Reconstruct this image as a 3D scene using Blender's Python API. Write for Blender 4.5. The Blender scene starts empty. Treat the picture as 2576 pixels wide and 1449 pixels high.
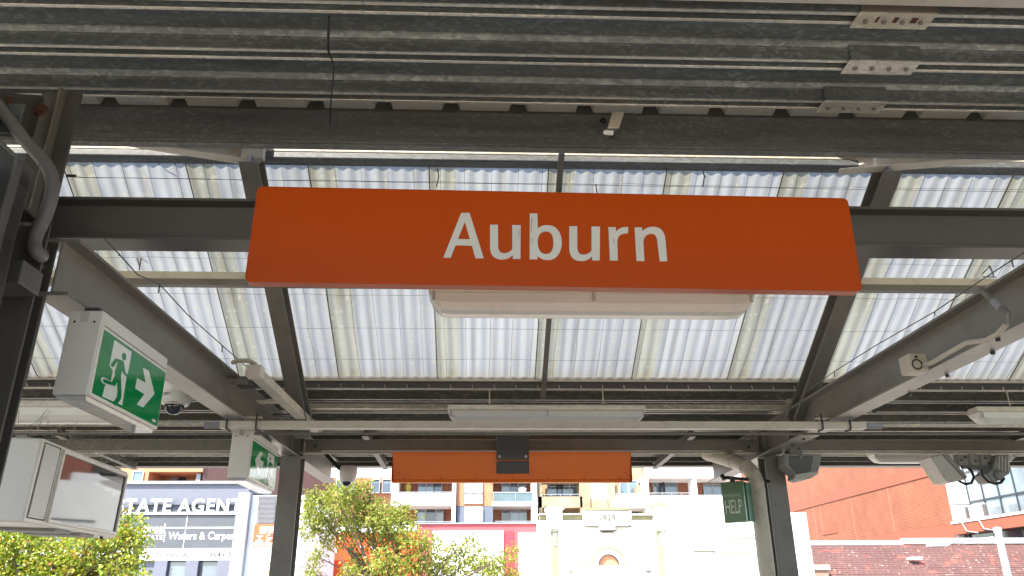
import bpy, bmesh, math, random
from math import sin, cos, pi, radians, atan2, sqrt
from mathutils import Vector, Matrix
random.seed(7)
S = bpy.context.scene
COL = S.collection

# ------------------------------------------------------------------ camera
YAW, PITCH, ROLL, F = radians(2.35), radians(21.7), .007, 1935.0
EYE = Vector((0, 0, 1.6))
fw = Vector((sin(YAW)*cos(PITCH), cos(YAW)*cos(PITCH), sin(PITCH)))
rt0 = Vector((cos(YAW), -sin(YAW), 0)); up0 = rt0.cross(fw)
rt = rt0*cos(ROLL) - up0*sin(ROLL); up = up0*cos(ROLL) + rt0*sin(ROLL)
cam = bpy.data.cameras.new('camera'); cam_ob = bpy.data.objects.new('camera', cam); COL.objects.link(cam_ob)
m = Matrix.Identity(4)
for i in range(3):
    m[i][0], m[i][1], m[i][2], m[i][3] = rt[i], up[i], -fw[i], EYE[i]
cam_ob.matrix_world = m
cam.sensor_width = 36; cam.lens = 36*F/2576; cam.clip_start = .05; cam.clip_end = 2000
S.camera = cam_ob
# ------------------------------------------------------------------ world, sun, exposure
SUN = Vector((-.42, -.46, .78)).normalized()
w = bpy.data.worlds.new('World'); S.world = w; w.use_nodes = True
nt = w.node_tree; nt.nodes.clear()
sky = nt.nodes.new('ShaderNodeTexSky'); sky.sky_type = 'NISHITA'; sky.sun_disc = False
sky.sun_elevation = math.asin(SUN.z); sky.sun_rotation = atan2(SUN.x, SUN.y)
bg = nt.nodes.new('ShaderNodeBackground'); bg.inputs['Strength'].default_value = .15
wo = nt.nodes.new('ShaderNodeOutputWorld')
nt.links.new(sky.outputs[0], bg.inputs[0]); nt.links.new(bg.outputs[0], wo.inputs[0])
sl = bpy.data.lights.new('sun', 'SUN'); sl.energy = 3.5; sl.angle = radians(.5); sl.color = (1, .94, .84)
so = bpy.data.objects.new('sun', sl); COL.objects.link(so)
so.rotation_euler = SUN.to_track_quat('Z', 'Y').to_euler(); so.location = (0, -20, 60)
S.view_settings.view_transform = 'Standard'; S.view_settings.look = 'None'
S.view_settings.gamma = 1; S.view_settings.exposure = 2.2
S.render.engine = 'CYCLES'
S.cycles.max_bounces = 12; S.cycles.diffuse_bounces = 6; S.cycles.use_denoising = True

# ------------------------------------------------------------------ survey helpers: a sight line met with a plane of the place
def ray(x, y): return fw*F + rt*(x-1288) + up*(724.5-y)
def aY(x, y, v): d = ray(x, y); return EYE + d*(v/d.y)
def aX(x, y, v): d = ray(x, y); return EYE + d*(v/d.x)
def aZ(x, y, v): d = ray(x, y); return EYE + d*((v-1.6)/d.z)
def R(x0, y0, x1, y1, Y):
    a, b, c, d = aY(x0, y0, Y), aY(x1, y0, Y), aY(x0, y1, Y), aY(x1, y1, Y)
    return (a.x+c.x)/2, (b.x+d.x)/2, (c.z+d.z)/2, (a.z+b.z)/2      # x0 x1 z0 z1

# ------------------------------------------------------------------ materials
MATS = {}
def mat(name, col, rough=.5, metal=0., var=.12, scale=6., bump=0., spec=.5, stretch=(1, 1, 1), dirt=0., dirtcol=(.05, .045, .035)):
    if name in MATS: return MATS[name]
    M = bpy.data.materials.new(name); M.use_nodes = True; n = M.node_tree; L = n.links.new
    b = n.nodes['Principled BSDF']; b.inputs['Roughness'].default_value = rough; b.inputs['Metallic'].default_value = metal
    b.inputs['Specular IOR Level'].default_value = spec
    tc = n.nodes.new('ShaderNodeTexCoord'); mp = n.nodes.new('ShaderNodeMapping'); mp.inputs['Scale'].default_value = stretch
    L(tc.outputs['Object'], mp.inputs[0])
    no = n.nodes.new('ShaderNodeTexNoise'); no.inputs['Scale'].default_value = scale; no.inputs['Detail'].default_value = 7
    no.inputs['Roughness'].default_value = .65
    L(mp.outputs[0], no.inputs['Vector'])
    mx = n.nodes.new('ShaderNodeMix'); mx.data_type = 'RGBA'
    c = Vector(col)
    mx.inputs[6].default_value = (*(c*(1-var)), 1); mx.inputs[7].default_value = (*[min(1, v) for v in c*(1+var)], 1)
    mr = n.nodes.new('ShaderNodeMapRange'); mr.inputs[1].default_value = .3; mr.inputs[2].default_value = .7
    L(no.outputs[0], mr.inputs[0]); L(mr.outputs[0], mx.inputs[0])
    out = mx.outputs[2]
    if dirt:
        n2 = n.nodes.new('ShaderNodeTexNoise'); n2.inputs['Scale'].default_value = scale*2.7; n2.inputs['Detail'].default_value = 9
        L(mp.outputs[0], n2.inputs['Vector'])
        m2 = n.nodes.new('ShaderNodeMapRange'); m2.inputs[1].default_value = .54; m2.inputs[2].default_value = .74; m2.inputs[4].default_value = dirt
        L(n2.outputs[0], m2.inputs[0])
        x2 = n.nodes.new('ShaderNodeMix'); x2.data_type = 'RGBA'; x2.inputs[7].default_value = (*dirtcol, 1)
        L(m2.outputs[0], x2.inputs[0]); L(out, x2.inputs[6]); out = x2.outputs[2]
    L(out, b.inputs['Base Color'])
    r2 = n.nodes.new('ShaderNodeMapRange'); r2.inputs[3].default_value = max(0, rough-.08) if rough > .1 else rough; r2.inputs[4].default_value = min(1, rough+.1) if rough > .1 else rough+.004
    L(no.outputs[0], r2.inputs[0]); L(r2.outputs[0], b.inputs['Roughness'])
    if bump:
        bp = n.nodes.new('ShaderNodeBump'); bp.inputs['Strength'].default_value = bump; bp.inputs['Distance'].default_value = .01
        L(no.outputs[0], bp.inputs['Height']); L(bp.outputs[0], b.inputs['Normal'])
    MATS[name] = M; return M

def galv(name, col, rough=.45, metal=.55, cell=55., contrast=.5):
    M = bpy.data.materials.new(name); M.use_nodes = True; n = M.node_tree; L = n.links.new
    b = n.nodes['Principled BSDF']; b.inputs['Metallic'].default_value = metal
    tc = n.nodes.new('ShaderNodeTexCoord')
    mp = n.nodes.new('ShaderNodeMapping'); mp.inputs['Scale'].default_value = (.55, 1, 1); L(tc.outputs['Object'], mp.inputs[0])
    no = n.nodes.new('ShaderNodeTexNoise'); no.inputs['Scale'].default_value = 30; L(mp.outputs[0], no.inputs['Vector'])
    ad = n.nodes.new('ShaderNodeMix'); ad.data_type = 'VECTOR'; ad.inputs[0].default_value = .04
    L(mp.outputs[0], ad.inputs[4]); L(no.outputs['Color'], ad.inputs[5])
    vo = n.nodes.new('ShaderNodeTexVoronoi'); vo.inputs['Scale'].default_value = cell; L(ad.outputs[1], vo.inputs['Vector'])
    sp = n.nodes.new('ShaderNodeSeparateColor'); L(vo.outputs['Color'], sp.inputs[0])
    pw = n.nodes.new('ShaderNodeMath'); pw.operation = 'POWER'; pw.inputs[1].default_value = 3.2; L(sp.outputs[0], pw.inputs[0])
    big = n.nodes.new('ShaderNodeTexNoise'); big.inputs['Scale'].default_value = 2.2; big.inputs['Detail'].default_value = 5; L(mp.outputs[0], big.inputs['Vector'])
    mu = n.nodes.new('ShaderNodeMath'); mu.operation = 'MULTIPLY'; L(pw.outputs[0], mu.inputs[0]); L(big.outputs[0], mu.inputs[1])
    mx = n.nodes.new('ShaderNodeMix'); mx.data_type = 'RGBA'; c = Vector(col)
    mx.inputs[6].default_value = (*(c*(1-contrast*.45)), 1); mx.inputs[7].default_value = (*[min(1, v) for v in c*(1+contrast*3.2)], 1)
    st = n.nodes.new('ShaderNodeMapping'); st.inputs['Scale'].default_value = (.5, 7, 7); L(tc.outputs['Object'], st.inputs[0])
    sn = n.nodes.new('ShaderNodeTexNoise'); sn.inputs['Scale'].default_value = 2.; sn.inputs['Detail'].default_value = 8; L(st.outputs[0], sn.inputs['Vector'])
    sr = n.nodes.new('ShaderNodeMapRange'); sr.inputs[1].default_value = .3; sr.inputs[2].default_value = .7; sr.inputs[3].default_value = .72; sr.inputs[4].default_value = 1.18; L(sn.outputs[0], sr.inputs[0])
    hs = n.nodes.new('ShaderNodeHueSaturation'); L(sr.outputs[0], hs.inputs['Value'])
    L(mu.outputs[0], mx.inputs[0]); L(mx.outputs[2], hs.inputs['Color']); L(hs.outputs[0], b.inputs['Base Color'])
    mr = n.nodes.new('ShaderNodeMapRange'); mr.inputs[3].default_value = rough-.12; mr.inputs[4].default_value = rough+.15
    L(sp.outputs[1], mr.inputs[0]); L(mr.outputs[0], b.inputs['Roughness'])
    MATS[name] = M; return M

def sheetmat(name, col, tint):
    M = bpy.data.materials.new(name); M.use_nodes = True; n = M.node_tree; L = n.links.new
    n.nodes.remove(n.nodes['Principled BSDF']); out = n.nodes['Material Output']
    tc = n.nodes.new('ShaderNodeTexCoord'); mp = n.nodes.new('ShaderNodeMapping'); mp.inputs['Scale'].default_value = (14, .9, .9)
    L(tc.outputs['Object'], mp.inputs[0])
    no = n.nodes.new('ShaderNodeTexNoise'); no.inputs['Scale'].default_value = 1.6; no.inputs['Detail'].default_value = 6; L(mp.outputs[0], no.inputs['Vector'])
    fine = n.nodes.new('ShaderNodeTexNoise'); fine.inputs['Scale'].default_value = 26; fine.inputs['Detail'].default_value = 8; L(tc.outputs['Object'], fine.inputs['Vector'])
    mr = n.nodes.new('ShaderNodeMapRange'); mr.inputs[1].default_value = .42; mr.inputs[2].default_value = .74; L(no.outputs[0], mr.inputs[0])
    mx = n.nodes.new('ShaderNodeMix'); mx.data_type = 'RGBA'; mx.inputs[6].default_value = (*col, 1); mx.inputs[7].default_value = (*tint, 1)
    L(mr.outputs[0], mx.inputs[0])
    sp = n.nodes.new('ShaderNodeMapRange'); sp.inputs[1].default_value = .60; sp.inputs[2].default_value = .74; L(fine.outputs[0], sp.inputs[0])
    m2 = n.nodes.new('ShaderNodeMix'); m2.data_type = 'RGBA'; m2.inputs[7].default_value = (.28, .26, .18, 1)
    big = n.nodes.new('ShaderNodeTexNoise'); big.inputs['Scale'].default_value = 1.1; big.inputs['Detail'].default_value = 5; L(tc.outputs['Object'], big.inputs['Vector'])
    bm_ = n.nodes.new('ShaderNodeMapRange'); bm_.inputs[1].default_value = .3; bm_.inputs[2].default_value = .7; bm_.inputs[3].default_value = .8; bm_.inputs[4].default_value = 1.08; L(big.outputs[0], bm_.inputs[0])
    oi = n.nodes.new('ShaderNodeObjectInfo'); ov = n.nodes.new('ShaderNodeMapRange'); ov.inputs[3].default_value = .88; ov.inputs[4].default_value = 1.06; L(oi.outputs['Random'], ov.inputs[0])
    om = n.nodes.new('ShaderNodeMath'); om.operation = 'MULTIPLY'; L(ov.outputs[0], om.inputs[0]); L(bm_.outputs[0], om.inputs[1])
    hs = n.nodes.new('ShaderNodeHueSaturation'); L(om.outputs[0], hs.inputs['Value']); L(mx.outputs[2], hs.inputs['Color'])
    L(sp.outputs[0], m2.inputs[0]); L(hs.outputs[0], m2.inputs[6])
    tr = n.nodes.new('ShaderNodeBsdfTranslucent'); df = n.nodes.new('ShaderNodeBsdfDiffuse'); gl = n.nodes.new('ShaderNodeBsdfGlossy')
    gl.inputs['Roughness'].default_value = .3
    L(m2.outputs[2], tr.inputs[0]); L(m2.outputs[2], df.inputs[0])
    a = n.nodes.new('ShaderNodeMixShader'); a.inputs[0].default_value = .22; L(tr.outputs[0], a.inputs[1]); L(df.outputs[0], a.inputs[2])
    b = n.nodes.new('ShaderNodeMixShader'); b.inputs[0].default_value = .05; L(a.outputs[0], b.inputs[1]); L(gl.outputs[0], b.inputs[2])
    L(b.outputs[0], out.inputs[0]); MATS[name] = M; return M

def brick(name, c1, c2, mortar, axis='XZ', bw=.23, bh=.076, ms=.012, rough=.85, blotch=.25):
    M = bpy.data.materials.new(name); M.use_nodes = True; n = M.node_tree; L = n.links.new
    b = n.nodes['Principled BSDF']; b.inputs['Roughness'].default_value = rough
    tc = n.nodes.new('ShaderNodeTexCoord'); sp = n.nodes.new('ShaderNodeSeparateXYZ'); cb = n.nodes.new('ShaderNodeCombineXYZ')
    L(tc.outputs['Object'], sp.inputs[0]); L(sp.outputs[axis[0]], cb.inputs[0]); L(sp.outputs[axis[1]], cb.inputs[1])
    br = n.nodes.new('ShaderNodeTexBrick'); br.inputs['Scale'].default_value = 1
    br.inputs['Brick Width'].default_value = bw; br.inputs['Row Height'].default_value = bh; br.inputs['Mortar Size'].default_value = ms
    br.inputs['Color1'].default_value = (*c1, 1); br.inputs['Color2'].default_value = (*c2, 1); br.inputs['Mortar'].default_value = (*mortar, 1)
    L(cb.outputs[0], br.inputs['Vector'])
    no = n.nodes.new('ShaderNodeTexNoise'); no.inputs['Scale'].default_value = .7; no.inputs['Detail'].default_value = 8; L(tc.outputs['Object'], no.inputs['Vector'])
    mr = n.nodes.new('ShaderNodeMapRange'); mr.inputs[1].default_value = .3; mr.inputs[2].default_value = .7
    mr.inputs[3].default_value = 1-blotch; mr.inputs[4].default_value = 1+blotch; L(no.outputs[0], mr.inputs[0])
    hv = n.nodes.new('ShaderNodeHueSaturation'); L(br.outputs['Color'], hv.inputs['Color']); L(mr.outputs[0], hv.inputs['Value'])
    L(hv.outputs[0], b.inputs['Base Color'])
    bp = n.nodes.new('ShaderNodeBump'); bp.inputs['Strength'].default_value = .5; bp.inputs['Distance'].default_value = .01; bp.invert = True
    L(br.outputs['Fac'], bp.inputs['Height']); L(bp.outputs[0], b.inputs['Normal'])
    MATS[name] = M; return M

def leafmat(name, cols):
    M = bpy.data.materials.new(name); M.use_nodes = True; n = M.node_tree; L = n.links.new
    n.nodes.remove(n.nodes['Principled BSDF']); out = n.nodes['Material Output']
    g = n.nodes.new('ShaderNodeNewGeometry'); r = n.nodes.new('ShaderNodeValToRGB'); r.color_ramp.interpolation = 'LINEAR'
    e = r.color_ramp.elements
    while len(e) < len(cols): e.new(.5)
    for i, (p, c) in enumerate(cols): e[i].position = p; e[i].color = (*c, 1)
    L(g.outputs['Random Per Island'], r.inputs[0])
    d = n.nodes.new('ShaderNodeBsdfPrincipled'); d.inputs['Roughness'].default_value = .5; t = n.nodes.new('ShaderNodeBsdfTranslucent')
    L(r.outputs[0], d.inputs['Base Color']); L(r.outputs[0], t.inputs[0])
    a = n.nodes.new('ShaderNodeMixShader'); a.inputs[0].default_value = .4; L(d.outputs[0], a.inputs[1]); L(t.outputs[0], a.inputs[2]); L(a.outputs[0], out.inputs[0])
    MATS[name] = M; return M

G_DARK = galv('galvanised deck', (.195, .208, .202), .42, .35, 70, .32)
G_LITE = galv('galvanised lip', (.62, .58, .51), .38, .25, 80, .2)
G_TAN = galv('galvanised tan deck', (.185, .178, .152), .45, .25, 65, .3)
G_PUR = galv('galvanised purlin', (.135, .137, .132), .5, .3, 90, .22)
G_RAIL = galv('galvanised rail', (.56, .515, .41), .45, .2, 60, .2)
PAINT = mat('grey steel paint', (.195, .175, .148), .38, 0, .10, 3, .03, dirt=.35, dirtcol=(.08, .072, .06))
PAINT_D = mat('dark grey steel paint', (.088, .081, .073), .42, 0, .12, 4, .03, dirt=.4)
CREAMST = mat('cream steel paint', (.62, .565, .45), .45, 0, .10, 5, .03, dirt=.3, dirtcol=(.25, .2, .13))
CREAMPAN = mat('cream roof sheet', (.5, .47, .41), .5, 0, .10, 5, dirt=.3, dirtcol=(.25, .2, .14))
CONDUIT = mat('grey conduit', (.17, .158, .148), .45, 0, .08, 8)
CONDUIT_C = mat('cream conduit', (.5, .44, .33), .45, 0, .10, 9, dirt=.3, dirtcol=(.2, .16, .1))
BLACK = mat('black rubber', (.015, .015, .016), .5, 0, .2)
DARKMET = mat('dark bolt metal', (.07, .065, .06), .45, .4, .3, 30)
RUST = mat('rust', (.10, .036, .024), .85, 0, .4, 40)
WIRE = mat('mesh wire', (.10, .095, .09), .6, .2, .3, 20)
ORANGE = mat('orange sign enamel', (.41, .054, .001), .36, 0, .035, 1.2, spec=.18)
ORANGE_LIT = mat('orange brightened as lit', (.97, .19, .008), .33, 0, .05, 2, dirt=.12, dirtcol=(.42, .08, .01))  # far sign's stronger light is put into this brighter orange
LETTER = mat('sign white vinyl', (.57, .545, .49), .4, 0, .05, 5, dirt=.10, dirtcol=(.4, .38, .33))
WHITEBOX = mat('white enamel box', (.74, .70, .63), .35, 0, .05, 3, dirt=.12, dirtcol=(.4, .36, .28))
DIFFUSER = mat('white acrylic', (.82, .78, .70), .28, 0, .05, 4, dirt=.10, dirtcol=(.45, .4, .32))
LAMPBODY = mat('cream lamp body', (.72, .65, .53), .42, 0, .08, 6, dirt=.3, dirtcol=(.3, .25, .17))
GREEN = mat('green exit face', (.002, .24, .065), .06, 0, .03, 2, spec=.45)
PICTO = mat('exit white', (.78, .82, .74), .06, 0, .03, 3)
HELPG = mat('green help face', (.055, .13, .045), .22, 0, .08, 4)
HELPS = mat('dark green help side', (.01, .12, .055), .35, 0, .1, 4)
FLOODG = mat('pale grey cast alloy', (.50, .47, .42), .42, .1, .1, 8, dirt=.3)
HORN = mat('grey green plastic', (.27, .27, .245), .5, 0, .12, 6, dirt=.3)
PIPE = mat('beige downpipe', (.50, .445, .35), .42, 0, .08, 5, dirt=.35, dirtcol=(.2, .16, .1))
WHITEW = mat('white render', (.80, .79, .75), .8, 0, .05, 1.2, .05, dirt=.12, dirtcol=(.5, .46, .36))
WHITEP = mat('white balcony paint', (.80, .80, .79), .7, 0, .04, 1.5)
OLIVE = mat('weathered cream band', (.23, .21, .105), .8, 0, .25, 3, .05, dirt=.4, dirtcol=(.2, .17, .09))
CREAMW = mat('cream wall', (.32, .235, .135), .8, 0, .08, 1.5)
CREAMB = brick('cream brick', (.32, .235, .135), (.35, .26, .15), (.33, .26, .17))
ORBRICK = brick('orange brick', (.38, .135, .058), (.43, .165, .072), (.38, .22, .13))
ORREND = mat('orange render', (.40, .185, .10), .8, 0, .06, 1.5)
PINKBR = mat('shade darkened pink render', (.13, .072, .06), .8, 0, .1, 1.5)  # side wall's shade is put into this darkened colour
REDBRK = brick('red brown balcony brick', (.23, .075, .04), (.27, .09, .05), (.3, .16, .1))
TERRA = brick('terracotta brick', (.20, .048, .018), (.245, .063, .025), (.31, .14, .08), 'YZ', .36, .13, .022, .85, .14)
TERRAB = mat('terracotta band', (.26, .08, .042), .8, 0, .06, 2)
BLUEGR = mat('blue grey paint', (.10, .125, .16), .7, 0, .1, 3)
LAVGR = mat('lavender grey render', (.125, .132, .165), .75, 0, .06, 2, dirt=.15, dirtcol=(.2, .2, .26))
SLATE = mat('slate sign panel', (.076, .081, .09), .45, 0, .10, 1.5)
NAVY = mat('navy strip', (.006, .009, .018), .9, 0, .1, 2)
PALEGR = mat('pale grey pilaster', (.25, .26, .275), .7, 0, .06, 2)
SIGNW = mat('white sign letters', (.82, .82, .82), .5, 0, .03, 3)
STRIPW = mat('white sign strip', (.78, .78, .78), .5, 0, .03, 3)
FAINTT = mat('faded grey letters', (.05, .05, .055), .6, 0, .05, 3)
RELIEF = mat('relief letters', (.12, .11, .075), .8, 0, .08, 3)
GLASSW = mat('window glass', (.10, .14, .18), .06, 0, .3, .8, spec=.9)
GLASSD = mat('dark window glass', (.03, .035, .045), .06, 0, .3, .8, spec=.8)
CURT = mat('pale curtain wall glass', (.19, .235, .25), .08, 0, .35, .35, spec=1.0)
GLBAL = mat('balcony glass', (.07, .105, .115), .05, 0, .2, 1, spec=.9)
FRAMEB = mat('dark mullion', (.04, .05, .06), .4, .2, .1, 3)
REDP = mat('red shop paint', (.40, .07, .075), .7, 0, .08, 1.5, dirt=.3, dirtcol=(.45, .12, .11))
REDD = mat('deep red shop panel', (.42, .035, .05), .7, 0, .05, 1.5)
BANNER = mat('orange red banner', (.72, .075, .012), .5, 0, .06, 1.5)
ORSIGN = mat('orange shop sign', (.42, .10, .022), .5, 0, .05, 2)
LOUVRE = mat('grey louvre', (.17, .16, .17), .6, 0, .08, 2)
FLASH = mat('painted flashing', (.30, .30, .32), .5, .1, .1, 2, dirt=.25)
LAMPW = mat('galvanised lamp post', (.32, .325, .34), .45, .1, .06, 4)
ACW = mat('white air conditioner case', (.27, .268, .26), .45, 0, .05, 4)
BARK = mat('bark', (.085, .06, .04), .9, 0, .35, 9, .4)
PINKFAN = mat('fan light orange', (.60, .26, .13), .6, 0, .2, 4)
STAINED = mat('dark soffit', (.05, .05, .05), .8, 0, .2, 4)
CONCRETE = mat('platform concrete', (.44, .39, .32), .85, 0, .15, 1.5, .2, dirt=.3, dirtcol=(.2, .19, .17))
BALLAST = mat('ballast', (.36, .30, .22), .95, 0, .4, 9, .8)
ASPHALT = mat('asphalt', (.055, .055, .056), .9, 0, .25, 8, .3)
PAVE = mat('paving', (.33, .31, .28), .85, 0, .12, 4, .2)
SCREENG = mat('black screen glass', (.012, .012, .014), .03, 0, .1, 2, spec=.62)
SHEET = sheetmat('translucent roof sheet', (.272, .270, .254), (.215, .208, .182))
SHEETLAP = sheetmat('aged roof sheet lap', (.235, .229, .182), (.175, .152, .10))
LEAF1 = leafmat('yellow green leaves', [(0, (.15, .22, .015)), (.35, (.22, .30, .02)), (.7, (.31, .35, .03)), (.93, (.46, .36, .04)), (1, (.5, .17, .06))])
LEAF2 = leafmat('olive green leaves', [(0, (.17, .21, .022)), (.4, (.24, .28, .03)), (.75, (.32, .34, .05)), (.97, (.34, .29, .07)), (1, (.30, .18, .06))])

def tiles():
    M = brick('brown roof tile', (.105, .048, .042), (.122, .056, .048), (.068, .033, .030), 'XY', .30, .33, .02, .8, .16)
    n = M.node_tree; L = n.links.new; b = n.nodes['Principled BSDF']
    src = b.inputs['Base Color'].links[0].from_socket
    tc = n.nodes.new('ShaderNodeTexCoord'); no = n.nodes.new('ShaderNodeTexNoise'); no.inputs['Scale'].default_value = 5.5; no.inputs['Detail'].default_value = 4
    L(tc.outputs['Object'], no.inputs['Vector'])
    mr = n.nodes.new('ShaderNodeMapRange'); mr.inputs[1].default_value = .64; mr.inputs[2].default_value = .69; L(no.outputs[0], mr.inputs[0])
    mx = n.nodes.new('ShaderNodeMix'); mx.data_type = 'RGBA'; mx.inputs[7].default_value = (.36, .29, .22, 1); L(mr.outputs[0], mx.inputs[0]); L(src, mx.inputs[6])
    n3 = n.nodes.new('ShaderNodeTexNoise'); n3.inputs['Scale'].default_value = 1.3; L(tc.outputs['Object'], n3.inputs['Vector'])
    m3 = n.nodes.new('ShaderNodeMapRange'); m3.inputs[1].default_value = .63; m3.inputs[2].default_value = .68; m3.inputs[4].default_value = .35; L(n3.outputs[0], m3.inputs[0])
    x3 = n.nodes.new('ShaderNodeMix'); x3.data_type = 'RGBA'; x3.inputs[7].default_value = (.50, .10, .06, 1); L(m3.outputs[0], x3.inputs[0]); L(mx.outputs[2], x3.inputs[6])
    L(x3.outputs[2], b.inputs['Base Color']); return M
TILE = tiles()

# ------------------------------------------------------------------ objects
def tag(o, label=None, cat=None, group=None, kind=None):
    if label: o['label'] = label
    if cat: o['category'] = cat
    if group: o['group'] = group
    if kind: o['kind'] = kind
    return o
def thing(name, label, cat, loc, group=None):
    o = bpy.data.objects.new(name, None); COL.objects.link(o); o.location = Vector(loc); o.empty_display_size = .2
    return tag(o, label, cat, group)
def copy_tree(o, parent=None):
    c = o.copy(); COL.objects.link(c)
    if parent: c.parent = parent
    for ch in o.children: copy_tree(ch, c)
    return c

class MB:
    """collects shapes in world coordinates; build() links them as one mesh object"""
    def __init__(s): s.v = []; s.f = []; s.mi = []; s.cur = 0; s.log = []
    def add(s, vs, fs):
        s.log.append((vs, fs)); k = len(s.v); s.v += [tuple(v) for v in vs]; s.f += [tuple(i+k for i in f) for f in fs]; s.mi += [s.cur]*len(fs); return s
    def box(s, x0, x1, y0, y1, z0, z1):
        v = [(x, y, z) for z in (z0, z1) for y in (y0, y1) for x in (x0, x1)]
        return s.add(v, [(0, 2, 3, 1), (4, 5, 7, 6), (0, 1, 5, 4), (2, 6, 7, 3), (0, 4, 6, 2), (1, 3, 7, 5)])
    def loft(s, rings, cap=True, closed=True):
        n = len(rings[0]); vs = [p for r in rings for p in r]; fs = []
        for a in range(len(rings)-1):
            for i in range(n if closed else n-1):
                j = (i+1) % n; fs.append((a*n+i, a*n+j, (a+1)*n+j, (a+1)*n+i))
        if cap and closed: fs += [tuple(range(n-1, -1, -1)), tuple((len(rings)-1)*n+i for i in range(n))]
        return s.add(vs, fs)
    def prism(s, poly, d):
        d = Vector(d); return s.loft([[Vector(p) for p in poly], [Vector(p)+d for p in poly]])
    def tube(s, path, r, n=8, cap=True):
        path = [Vector(p) for p in path]; rings = []; u = None
        rs = r if isinstance(r, (list, tuple)) else [r]*len(path)
        for i, p in enumerate(path):
            t = (path[min(i+1, len(path)-1)]-path[max(i-1, 0)]).normalized()
            if u is None: u = t.orthogonal().normalized()
            u = (u - t*u.dot(t)).normalized(); v = t.cross(u)
            rings.append([p+(u*cos(2*pi*k/n)+v*sin(2*pi*k/n))*rs[i] for k in range(n)])
        return s.loft(rings, cap)
    def lathe(s, c, prof, n=20, axis=(0, 0, 1)):
        a = Vector(axis).normalized(); u = a.orthogonal().normalized(); v = a.cross(u); c = Vector(c)
        return s.loft([[c+a*h+(u*cos(2*pi*k/n)+v*sin(2*pi*k/n))*max(r, 1e-4) for k in range(n)] for r, h in prof])
    def ibeam(s, p, q, side, h, wd, tf, tw):
        """I section from p to q (bottom centre line), height h up, flange width wd along side"""
        p, q, sd = Vector(p), Vector(q), Vector(side).normalized(); z = Vector((0, 0, 1)); a, t, hh = wd/2, tw/2, h
        pr = [(-a, 0), (a, 0), (a, tf), (t, tf), (t, hh-tf), (a, hh-tf), (a, hh), (-a, hh), (-a, hh-tf), (-t, hh-tf), (-t, tf), (-a, tf)]
        r1 = [p+sd*x+z*y for x, y in pr]; r2 = [q+sd*x+z*y for x, y in pr]
        n = 12; vs = r1+r2; fs = [(i, (i+1) % n, n+(i+1) % n, n+i) for i in range(n)]
        fs += [(0, 11, 2, 1), (11, 10, 3, 2), (10, 9, 4, 3), (9, 8, 5, 4), (8, 7, 6, 5)]
        fs += [tuple(n+i for i in reversed(f)) for f in fs[-5:]]
        return s.add(vs, fs)
    def each(s, name, m, parent=None, bevel=0.):
        """one object per added shape"""
        for k, (v, f) in enumerate(s.log):
            q = MB(); q.add(v, f); q.build(name, m, parent, bevel)
    def build(s, name, m, parent=None, bevel=0., smooth=False, seg=2):
        me = bpy.data.meshes.new(name); me.from_pydata(s.v, [], s.f)
        for mm in (m if isinstance(m, (list, tuple)) else [m]): me.materials.append(mm)
        if max(s.mi, default=0): me.polygons.foreach_set('material_index', s.mi)
        if smooth: me.polygons.foreach_set('use_smooth', [True]*len(s.f))
        bm = bmesh.new(); bm.from_mesh(me); bmesh.ops.recalc_face_normals(bm, faces=bm.faces); bm.to_mesh(me); bm.free()
        me.update(); o = bpy.data.objects.new(name, me); COL.objects.link(o)
        if smooth:
            try: me.set_sharp_from_angle(angle=radians(40))
            except Exception: pass
        if parent is not None:
            o.parent = parent
            if parent.parent is None and parent.type == 'EMPTY': o.location = -parent.location
        if bevel:
            b = o.modifiers.new('bevel', 'BEVEL'); b.width = bevel; b.segments = seg; b.limit_method = 'ANGLE'; b.angle_limit = radians(40)
        return o
def B(*a): return MB().box(*a)
def bolt(mb, c, axis, r=.012, h=.01):
    mb.lathe(c, [(r, 0), (r, h*.7), (r*.7, h), (0, h)], 6, axis)

# 2D outlines to meshes (lettering, pictograms)
def curve_mesh(name, cu):
    ob = bpy.data.objects.new(name, cu); COL.objects.link(ob)
    dg = bpy.context.evaluated_depsgraph_get(); dg.update()
    me = bpy.data.meshes.new_from_object(ob.evaluated_get(dg)); bpy.data.objects.remove(ob); bpy.data.curves.remove(cu)
    return me
def link_mesh(name, me, m, parent):
    me.materials.clear(); me.materials.append(m)
    o = bpy.data.objects.new(name, me); COL.objects.link(o); o.parent = parent
    if parent.parent is None and parent.type == 'EMPTY': o.location = -parent.location
    return o
def text(name, s, rect, frame, m, parent, bold=0., ext=.004, shear=0.):
    """text stretched into rect=(u0,u1,v0,v1) of frame(u,v,d)->world"""
    cu = bpy.data.curves.new(name, 'FONT'); cu.body = s; cu.size = 1; cu.offset = bold; cu.shear = shear; cu.fill_mode = 'BOTH'; cu.extrude = .02
    cu.resolution_u = 4; cu.space_character = 1.12 if bold > .015 else 1.0
    me = curve_mesh(name, cu)
    xs = [v.co.x for v in me.vertices]; ys = [v.co.y for v in me.vertices]; x0, x1, y0, y1 = min(xs), max(xs), min(ys), max(ys)
    for v in me.vertices:
        a = (v.co.x-x0)/(x1-x0); b = (v.co.y-y0)/(y1-y0); d = ext if v.co.z > 0 else 0
        v.co = frame(rect[0]+a*(rect[1]-rect[0]), rect[2]+b*(rect[3]-rect[2]), d)
    return link_mesh(name, me, m, parent)
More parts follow.
